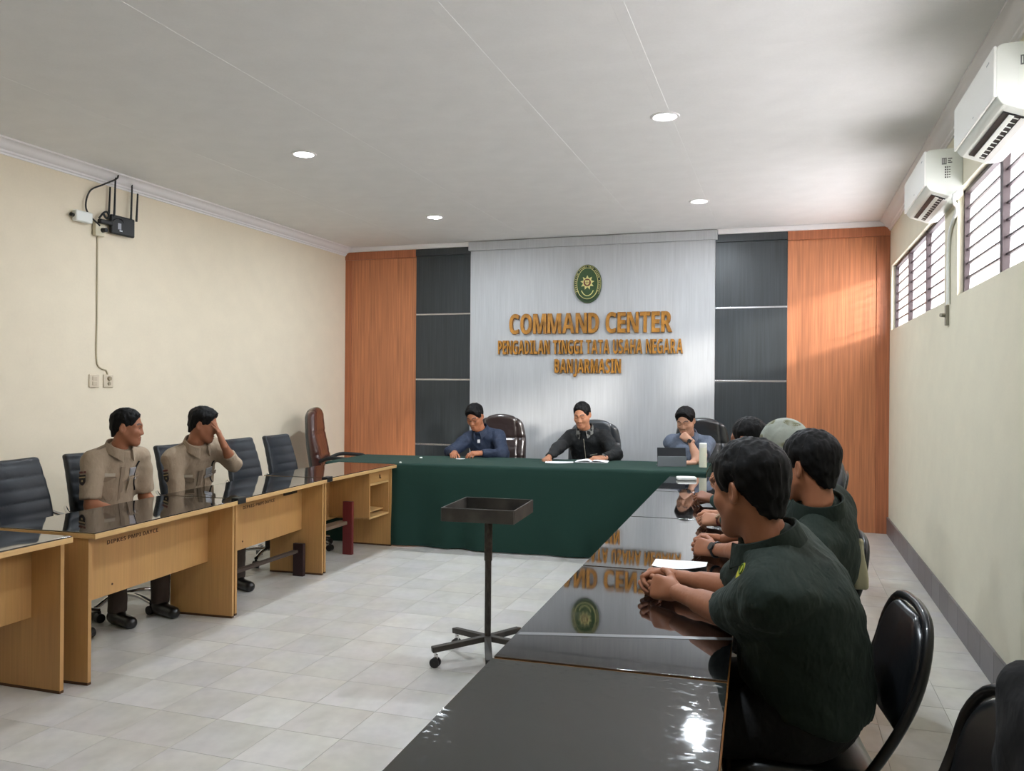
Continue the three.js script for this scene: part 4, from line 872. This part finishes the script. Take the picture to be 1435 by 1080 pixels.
// -- two officers in tan uniform on the left --
function uniform(p, right) {
  const metal = M('#cfcfd2', .3, { metalness: .7 });
  for (const s of [-1, 1]) {
    p.patch('pocket', s * .085, .30, bx(.10, .11, .004, 0, 0, .0, .0018), pm.tan);
    p.patch('pocket_flap', s * .085, .345, bx(.106, .034, .005, 0, 0, .002, .002), pm.tanDark);
    const S = p.arms[s > 0 ? 1 : 0].S, mid = p.toW(s * .055, p.L - .03, -.01), d = V().subVectors(S, mid).normalize(), c = mid.clone().lerp(S, .62).add(V(0, .062, 0));
    p.part('epaulette', placed(bx(.042, .008, .11, 0, 0, 0, .003), frameMatrix(c, d, V(0, 1, 0))), pm.tanDark);
  }
  p.patch('name_tag', .085, .375, bx(.085, .02, .004, 0, 0, .002, .001), M('#b3a795', .5), 1, 'pale name tag over the pocket');
  p.patch('breast_badge', -.07, .385, merge([bx(.05, .06, .005, 0, 0, .003, .002), bx(.066, .022, .006, 0, -.045, .003, .002)]), metal, 1, 'silver breast badge');
  p.patch('placket', 0, .30, bx(.03, .26, .004, 0, 0, .001, .001), pm.tanDark);
  // lanyard cord from the shoulder to the pocket
  const pts = []; for (let i = 0; i <= 14; i++) { const t = i / 14, [q] = p.onShirt(A3(p.toW(-.115 + .03 * Math.sin(t * Math.PI) , .45 - .20 * t, .45).add(p.off)), A3(p.F.clone().negate()), .004); pts.push(A3(q)); }
  p.part('lanyard', tube(pts, .0055, 40, 6), mat.blackPlastic);
  // sleeve patches
  const m = p.arms[1], at = m.S.clone().lerp(m.E, .38), out = p.R.clone().multiplyScalar(1).addScaledVector(p.F, .25).normalize();
  const [q, n] = p.onShirt(A3(at.clone().addScaledVector(out, .25).add(p.off)), A3(out.clone().negate()), .001);
  const fr = frameMatrix(q, n, V().subVectors(m.S, m.E).normalize());
  const s = new THREE.Shape(); s.moveTo(-.026, .03); s.lineTo(.026, .03); s.lineTo(.026, -.012); s.quadraticCurveTo(.02, -.03, 0, -.036); s.quadraticCurveTo(-.02, -.03, -.026, -.012); s.closePath();
  const g = new THREE.ExtrudeGeometry(s, { depth: .003, bevelEnabled: false });
  const patch = p.part('sleeve_patch', placed(g, fr), M('#2b2320', .7), 'dark shield patch on the sleeve');
  mesh('patch_band', placed(merge([bx(.05, .008, .002, 0, .014, .004, .0), bx(.012, .012, .002, 0, -.008, .004, .002)]), fr), M('#b9a071', .6), patch);
  mesh('patch_bar', placed(bx(.056, .014, .003, 0, .045, .001, .001), fr), M('#6b3a30', .7), patch);
}
const p1 = person({
  label: 'person in a tan short sleeved uniform looking right, hands in his lap', base: [-4.20, -4.30], face: [1, .34], skin: 'mid', size: .94, broad: .94, legs: { reach: .42, tuck: .0 },
  head: { at: [-4.02, 1.187, -4.27], dir: [.84, -.08, -.50], roll: .0 }, hair: { front: .082, bulk: .013, side: .003, quiff: .005 },
  arms: { L: { wrist: [-3.86, .64, -4.40], pole: [-.8, -.6, -.5], fingers: [.6, -.1, .8], back: [0, 1, 0], pose: 'fold' }, R: { wrist: [-3.90, .645, -4.16], pole: [-.8, -.6, .5], fingers: [.6, -.1, -.7], back: [0, 1, 0], pose: 'rest' } },
  shirt: { mat: pm.tan, hem: .86, fold: .007 }, trousers: pm.trousersBrown });
uniform(p1);
const p2 = person({
  label: 'person in a tan uniform covering part of his face with a raised hand', base: [-4.17, -5.06], face: [1, .40], skin: 'mid', size: .95, broad: .94, legs: { reach: .42, tuck: .0 },
  head: { at: [-3.905, 1.178, -4.86], dir: [.82, -.20, -.42], roll: -.02 }, hair: { front: .080, bulk: .020, side: .004, quiff: .010 },
  arms: { R: { wrist: [-3.80, .64, -4.84], pole: [-.8, -.6, .5], fingers: [.7, -.1, -.6], back: [0, 1, 0], pose: 'rest' }, L: { wrist: [-3.772, 1.06, -4.90], elbow: [-3.80, .89, -5.06], fingers: [-.26, .95, .22], back: [.8, .25, -.45], pose: 'flat' } },
  shirt: { mat: pm.tan, sleeve: 'long', cuff: .42, fold: .008 }, trousers: pm.trousersBrown });
uniform(p2);
// -- three men at the head table --
const p3 = person({
  label: 'person in a navy jacket and spectacles looking down at his hands', base: [-2.93, -8.20], face: [-.12, 1], skin: 'mid', closed: 1,
  head: { at: [-3.03, 1.145, -7.97], dir: [-.10, -.52, 1], roll: .05 }, neck: [-2.99, 1.0, -8.07], hair: { front: .082, bulk: .021, side: .008, quiff: .003 },
  arms: { R: { wrist: [-3.13, .80, -7.66], pole: [-1, -.6, .0], fingers: [.25, -.1, 1], back: [-.2, 1, .2], pose: 'hold' }, L: { wrist: [-2.85, .805, -7.66], pole: [1, -.6, 0], fingers: [-.65, 0, .8], back: [.3, 1, .2], pose: 'hold' } },
  shirt: { mat: pm.navy, sleeve: 'long', name: 'jacket', ease: .02, fold: .010, cuff: .95 } });
p3.patch('inner_shirt', 0, p3.L - .075, bx(.03, .035, .006, 0, 0, .004, .002), M('#c9ccd2', .8), 1, 'light shirt showing at the neck');
p3.patch('chest_text', -.085, .27, bx(.07, .012, .002, 0, 0, .001, 0), M('#b8bcc4', .7)); p3.patch('zip', 0, .24, bx(.008, .30, .004, 0, 0, .001, .001), mat.blackPlastic);
p3.part('spectacles', [...[-1, 1].map(s => placed(new THREE.TorusGeometry(.019, .0013, 6, 24).scale(1.15, .85, 1).translate(s * .031, .004, .096), p3.hm)), placed(rod([-.011, .006, .097], [.011, .006, .097], .0013), p3.hm), ...[-1, 1].map(s => placed(rod([s * .052, .006, .094], [s * .078, .01, .0], .0013), p3.hm))], mat.blackMetal);
const p4 = person({
  label: 'person in a black shirt with a patterned collar, reading with a hand on the papers', base: [-1.86, -8.22], face: [-.05, 1], skin: 'light', closed: 1, broad: 1.04,
  head: { at: [-1.905, 1.185, -8.0], dir: [-.10, -.34, 1], roll: .02 }, neck: [-1.885, 1.03, -8.09], hair: { front: .094, bulk: .011, side: .007 },
  arms: { R: { wrist: [-2.13, .79, -7.58], pole: [-1, -.6, -.1], fingers: [-.05, -.16, 1], back: [-.1, 1, .1], pose: 'point' }, L: { wrist: [-1.62, .80, -7.66], pole: [1, -.6, 0], fingers: [-.75, -.05, .6], back: [.2, 1, .3], pose: 'hold' } },
  shirt: { mat: pm.blackShirt, sleeve: 'long', ease: .018, fold: .010, cuff: .9, collarMat: M('#8a8a84', .8, { map: tex(128, 128, (u, v) => { const k = Math.sin(u * 88) * Math.sin(v * 88 + Math.sin(u * 44)); return k > .1 ? .12 : .85; }) }) } });
p4.patch('trim_line', -.005, .27, bx(.006, .36, .004, 0, 0, .001, .001), M('#b9b2a0', .8), 1, 'pale trim down the shirt front'); p4.patch('pocket_trim', -.085, .28, bx(.075, .008, .003, 0, 0, .001, .001), M('#8f8a7c', .8));
watch(p4, 0, pm.watch, pm.steel);
const p5 = person({
  label: 'person in a grey short sleeved shirt resting his chin on his fist', base: [-.86, -8.22], face: [-.05, 1], skin: 'fair', closed: 1, broad: 1.02,
  head: { at: [-.885, 1.145, -7.95], dir: [-.22, -.36, 1], roll: .06 }, neck: [-.865, 1.005, -8.06], hair: { front: .084, bulk: .022, side: .008, quiff: .007 },
  arms: { R: { wrist: [-.82, .985, -7.72], elbow: [-.735, .80, -7.66], fingers: [-.55, .35, -.25], back: [-.3, .4, 1], pose: 'fist' }, L: { wrist: [-.79, .79, -7.56], pole: [1, -.6, 0], fingers: [-1, 0, .15], back: [0, 1, .2], pose: 'rest' } },
  shirt: { mat: pm.greyShirt, hem: .9, fold: .007 } });
watch(p5, 1, pm.watch, pm.watch);
// -- people in green along the right tables --
const p9 = person({
  label: 'person in dark green seen from behind, nearest the camera, hands clasped on the glass', base: [.07, -2.50], face: [-1, -.10], skin: 'mid', size: 1.06, broad: 1.12, belly: .02, hunch: .05, hip: .56,
  head: { at: [-.092, 1.185, -2.42], dir: [-.76, -.14, -.60], roll: .04, size: .98 }, neck: [-.035, 1.045, -2.42], hair: { front: .066, bulk: .022, side: .012, nape: -.074, cell: .0038 },
  arms: { L: { wrist: [-.335, .798, -2.77], elbow: [-.155, .80, -2.56], fingers: [-.80, .02, -.50], back: [-.25, .35, .9], pose: 'wrap' }, R: { wrist: [-.36, .80, -2.97], elbow: [-.16, .80, -2.86], fingers: [-.85, .0, .28], back: [-.2, .5, -.85], pose: 'fold' } },
  shirt: { mat: pm.green, hem: .84, fold: .009, ease: .018, hemY: .06, hemTilt: .45 } });
const p8 = person({
  label: 'person in dark green behind the nearest man, black watch on his wrist', base: [.08, -3.42], face: [-1, -.25], skin: 'mid', size: 1.0, broad: 1.0, hunch: .04,
  head: { at: [.09, 1.185, -3.20], dir: [-.76, -.06, -.62], roll: .02 }, neck: [.125, 1.045, -3.20], hair: { front: .068, bulk: .020, side: .009, nape: -.07 },
  arms: { L: { wrist: [-.27, .795, -3.56], pole: [.3, -.7, .6], fingers: [-.8, .02, -.45], back: [-.2, .5, .85], pose: 'wrap' }, R: { wrist: [-.26, .795, -3.77], pole: [.3, -.7, -.6], fingers: [-.9, 0, .2], back: [-.2, .5, -.85], pose: 'fold' } },
  shirt: { mat: pm.green, hem: .84, fold: .007, ease: .016 } });
watch(p8, 0, pm.watch, pm.watch, .016);
const p7 = person({
  label: 'woman in a pale grey green headscarf, mostly hidden, gold watch on her wrist', base: [.0, -4.1], face: [-1, -.15], skin: 'light',
  head: { at: [-.005, 1.195, -3.98], dir: [-.8, -.05, -.5] }, neck: [.02, 1.055, -4.0],
  arms: { L: { wrist: [-.30, .80, -4.31], pole: [.3, -.7, .6], fingers: [-.9, 0, -.25], back: [-.1, .7, .7], pose: 'fold' }, R: { wrist: [-.31, .80, -4.47], pole: [.3, -.7, -.6], fingers: [-.9, 0, .15], back: [-.1, .6, -.8], pose: 'fold' } },
  shirt: { mat: pm.greenLight, sleeve: 'long', cuff: .78, collar: false } });
watch(p7, 0, pm.watchRed, pm.watchFace);
{ // headscarf
  const g = nets((x, y, z) => {
    let d = sdEll(x, y - .036, z + .014, .0745, .088, .098) - .02;
    d = smin(d, sdEll(x, y + .05, z + .005, .075, .10, .085) - .006, .05);
    d = smin(d, sdCap(x, y, z, [0, -.12, -.02], [0, -.22, -.02], .085, .15), .06);
    d = smax(d, -sdEll(x, y + .015, z - .10, .056, .088, .06), .02);
    d = smax(d, -y - .25, .02);
    return d + .004 * N(x * 26, y * 14, z * 26) - .004 * Math.abs(N(x * 14, y * 9, z * 14));
  }, [-.22, -.27, -.22], [.22, .17, .2], .007);
  p7.part('headscarf', placed(uvm(g, 'y'), p7.hm), pm.hijab);
}
const p6 = person({
  label: 'person with dark hair, only the top of the head and green cuffed hands showing', base: [.06, -4.92], face: [-1, -.1], skin: 'dark',
  head: { at: [-.195, 1.175, -4.86], dir: [-.9, -.05, -.5] }, neck: [-.15, 1.04, -4.86], hair: { front: .08, bulk: .012, side: .006 },
  arms: { L: { wrist: [-.40, .80, -5.10], pole: [.3, -.7, .6], fingers: [-.85, .2, -.2], back: [-.1, .8, .5], pose: 'fold' }, R: { wrist: [-.38, .79, -5.24], pole: [.3, -.7, -.6], fingers: [-.9, 0, .1], back: [0, .9, -.3], pose: 'rest' } },
  shirt: { mat: pm.greenLight, sleeve: 'long', cuff: .92 } });
const p10 = person({
  label: 'person hidden behind the others, watched wrist resting by the cream flask', base: [.0, -6.35], face: [-1, -.1], skin: 'light',
  head: { at: [-.22, 1.10, -6.36], dir: [-.9, -.05, -.3] }, neck: [-.17, .96, -6.36], hair: hairShort,
  arms: { L: { wrist: [-.41, .80, -6.58], pole: [.3, -.7, .6], fingers: [-1, 0, -.05], back: [0, .75, .65], pose: 'fold' }, R: { wrist: [-.40, .79, -6.72], pole: [.3, -.7, -.6], fingers: [-.9, 0, .2], back: [0, .9, -.4], pose: 'rest' } },
  shirt: { mat: pm.greenLight, hem: .85 } });
watch(p10, 0, pm.steel, pm.watchFace);
// yellow round emblem on the far sleeve of the nearest man
{
  const [q, n] = p9.onShirt([-.085, 1.0749, -1.9], [-.0452, -.2207, -1.0386], .001);
  const g = new THREE.CylinderGeometry(.044, .044, .003, 32).scale(.72, 1, 1.12).rotateX(Math.PI / 2);
  const fr = frameMatrix(q, n, V(0, 1, 0)), b = p9.part('emblem_patch', placed(g, fr), M('#b9b52a', .7), 'yellow oval emblem patch on the shirt');
  mesh('patch_mark', placed(new THREE.TorusGeometry(.014, .002, 6, 20).translate(0, 0, .0025), fr), M('#5c7a24', .7), b);
}
// ---------- things on the tables ----------
const CT = .765;
function sheet(w, d, label, pos, turn, group, curl = 0, m = mat.paper, name = 'paper_sheet', cat = 'paper') {
  const g = new THREE.PlaneGeometry(w, d, 10, 10); g.rotateX(-Math.PI / 2); const p = g.attributes.position; for (let i = 0; i < p.count; i++) { const u = p.getX(i) / w + .5, v = p.getZ(i) / d + .5; p.setY(i, curl * (Math.pow(u - .4, 2) * v) + .0008); } g.computeVertexNormals();
  return solo(name, g, m, label, cat, group, pos, turn);
}
mat.paper.side = THREE.DoubleSide;
const printMap = (() => { const cv = document.createElement('canvas'); cv.width = cv.height = 256; const c = cv.getContext('2d'); c.fillStyle = '#f4f5f7'; c.fillRect(0, 0, 256, 256); c.fillStyle = '#a9adb4'; let k = 11; for (let y = 30; y < 230; y += 12) { k = (k * 75 + 74) % 65537; c.fillRect(24, y, 120 + k % 90, 2.5); } const t = new THREE.CanvasTexture(cv); t.colorSpace = THREE.SRGBColorSpace; return t; })();
const printed = M('#ffffff', .85, { map: printMap, side: THREE.DoubleSide });
sheet(.215, .17, 'white printed sheet lying by the clasped hands of the nearest man in green', [-.40, TOP, -3.43], .05, null, .05, printed);
sheet(.26, .20, 'white loose papers under the pointing hand of the man in black', [-1.98, CT - .0, -7.42], .25, null, .02, printed);
sheet(.11, .06, 'small white card held by the man in the navy jacket', [-2.98, .758, -7.47], .3, null, .02);
{
  const b = thing('open_notebook', 'open notebook in front of the man in the black shirt', 'notebook', [-1.70, CT + .003, -7.55], .12);
  for (const s of [-1, 1]) { const g = new THREE.PlaneGeometry(.15, .21, 10, 1); g.rotateX(-Math.PI / 2); const p = g.attributes.position; for (let i = 0; i < p.count; i++) { const u = clamp(s * p.getX(i) / .15 + .5); p.setY(i, .016 * Math.sin(Math.PI * Math.pow(u, .6)) * (1 - .3 * u) + .006); p.setX(i, p.getX(i) + s * .076); } g.computeVertexNormals(); part(b, 'page', g, mat.paper); part(b, 'page_block', bx(.146, .006, .205, s * .076, .003, 0, .001), mat.paper); }
  part(b, 'cover', bx(.31, .003, .215, 0, .0, 0, .001), mat.blackPlastic);
}
{
  const t = thing('tablet', 'tablet in a grey folding cover standing on the green cloth', 'tablet', [-.945, CT + .004, -7.40], .2);
  part(t, 'screen_slab', bx(.25, .175, .009, 0, 0, 0, .003).rotateX(-.42).translate(0, .083, .0), M('#0c0f14', .8));
  part(t, 'cover_flap', bx(.25, .10, .004, 0, 0, 0, .001).rotateX(.32).translate(0, .048, .062), M('#8f9499', .7), 'grey folded cover');
  part(t, 'keyboard', bx(.25, .006, .13, 0, .003, -.09, .002), mat.blackPlastic);
}
{ const t = thing('drink_flask', 'cream drinking flask standing by the tablet', 'flask', [-.665, CT + .012, -7.33]); part(t, 'flask_body', lathe([[0, 0], [.031, 0], [.033, .004], [.033, .165], [.031, .172]], 32), M('#e6e6d2', .4)); part(t, 'lid', lathe([[.0315, .172], [.033, .175], [.033, .205], [.029, .212], [0, .213]], 32), M('#f2f2ea', .4)); }
{ const b = thing('tissue_pack', 'small white packet lying on the far dark glass', 'packet', [-.72, TOP, -6.55], .25); part(b, 'wrapper', new RoundedBoxGeometry(.15, .026, .09, 3, .01).translate(0, .0135, 0), mat.whitePlastic); part(b, 'flap', bx(.08, .003, .04, -.01, .0275, 0, .001), mat.paper); }
solo('plastic_clip', new RoundedBoxGeometry(.02, .016, .014, 2, .004).translate(0, .008, 0), mat.whitePlastic, 'tiny white clip on the corner of the green cloth', 'clip', null, [-3.36, .75, -6.91]);
solo('white_cap', lathe([[0, 0], [.013, 0], [.014, .004], [.013, .012], [0, .013]], 16), mat.whitePlastic, 'tiny white bottle cap on the green cloth', 'bottle cap', null, [-3.40, .752, -7.45]);
// cream bag hanging on the chair of the farther man in green
solo('cloth_bag', (() => { const g = nets((x, y, z) => { const w = .014 + .024 * sstep(0, -.2, y); return sdBox(x, y + .085, z, .011 + .014 * sstep(0, -.16, y), .09, w, .01) + .004 * N(x * 30, y * 12, z * 30); }, [-.08, -.26, -.13], [.08, .05, .13], .007); return uvm(g); })(), M('#b3af92', .85, { bumpMap: T.wrinkle, bumpScale: .004 }), 'cream cloth bag hanging from the second folding chair', 'bag', null, [.272, .915, -3.30], .1);
// dark jacket over the corner chair
solo('jacket', (() => { const g = nets((x, y, z) => { let d = sdBox(x + .02 * Math.sin(z * 9), y + .16, z, .05 + .03 * sstep(0, -.3, y), .19, .13, .045); d = smin(d, sdCap(x, y, z, [.02, .0, -.12], [.05, -.30, -.16], .05, .06), .04); d = smin(d, sdCap(x, y, z, [.02, .0, .12], [.05, -.28, .15], .05, .06), .04); return d + .012 * N(x * 9, y * 7, z * 9) + .006 * N(x * 22, y * 18, z * 22); }, [-.16, -.42, -.28], [.18, .12, .28], .012); return uvm(g); })(), M('#0f0f11', .95, { bumpMap: T.wrinkle, bumpScale: .006 }), 'black jacket hung over the chair in the bottom right corner', 'jacket', null, [.47, .90, -1.70], .37);
scene.traverse(o => { if (o.userData) delete o.userData._n; delete o.userData._on; });
renderer.render(scene, camera);
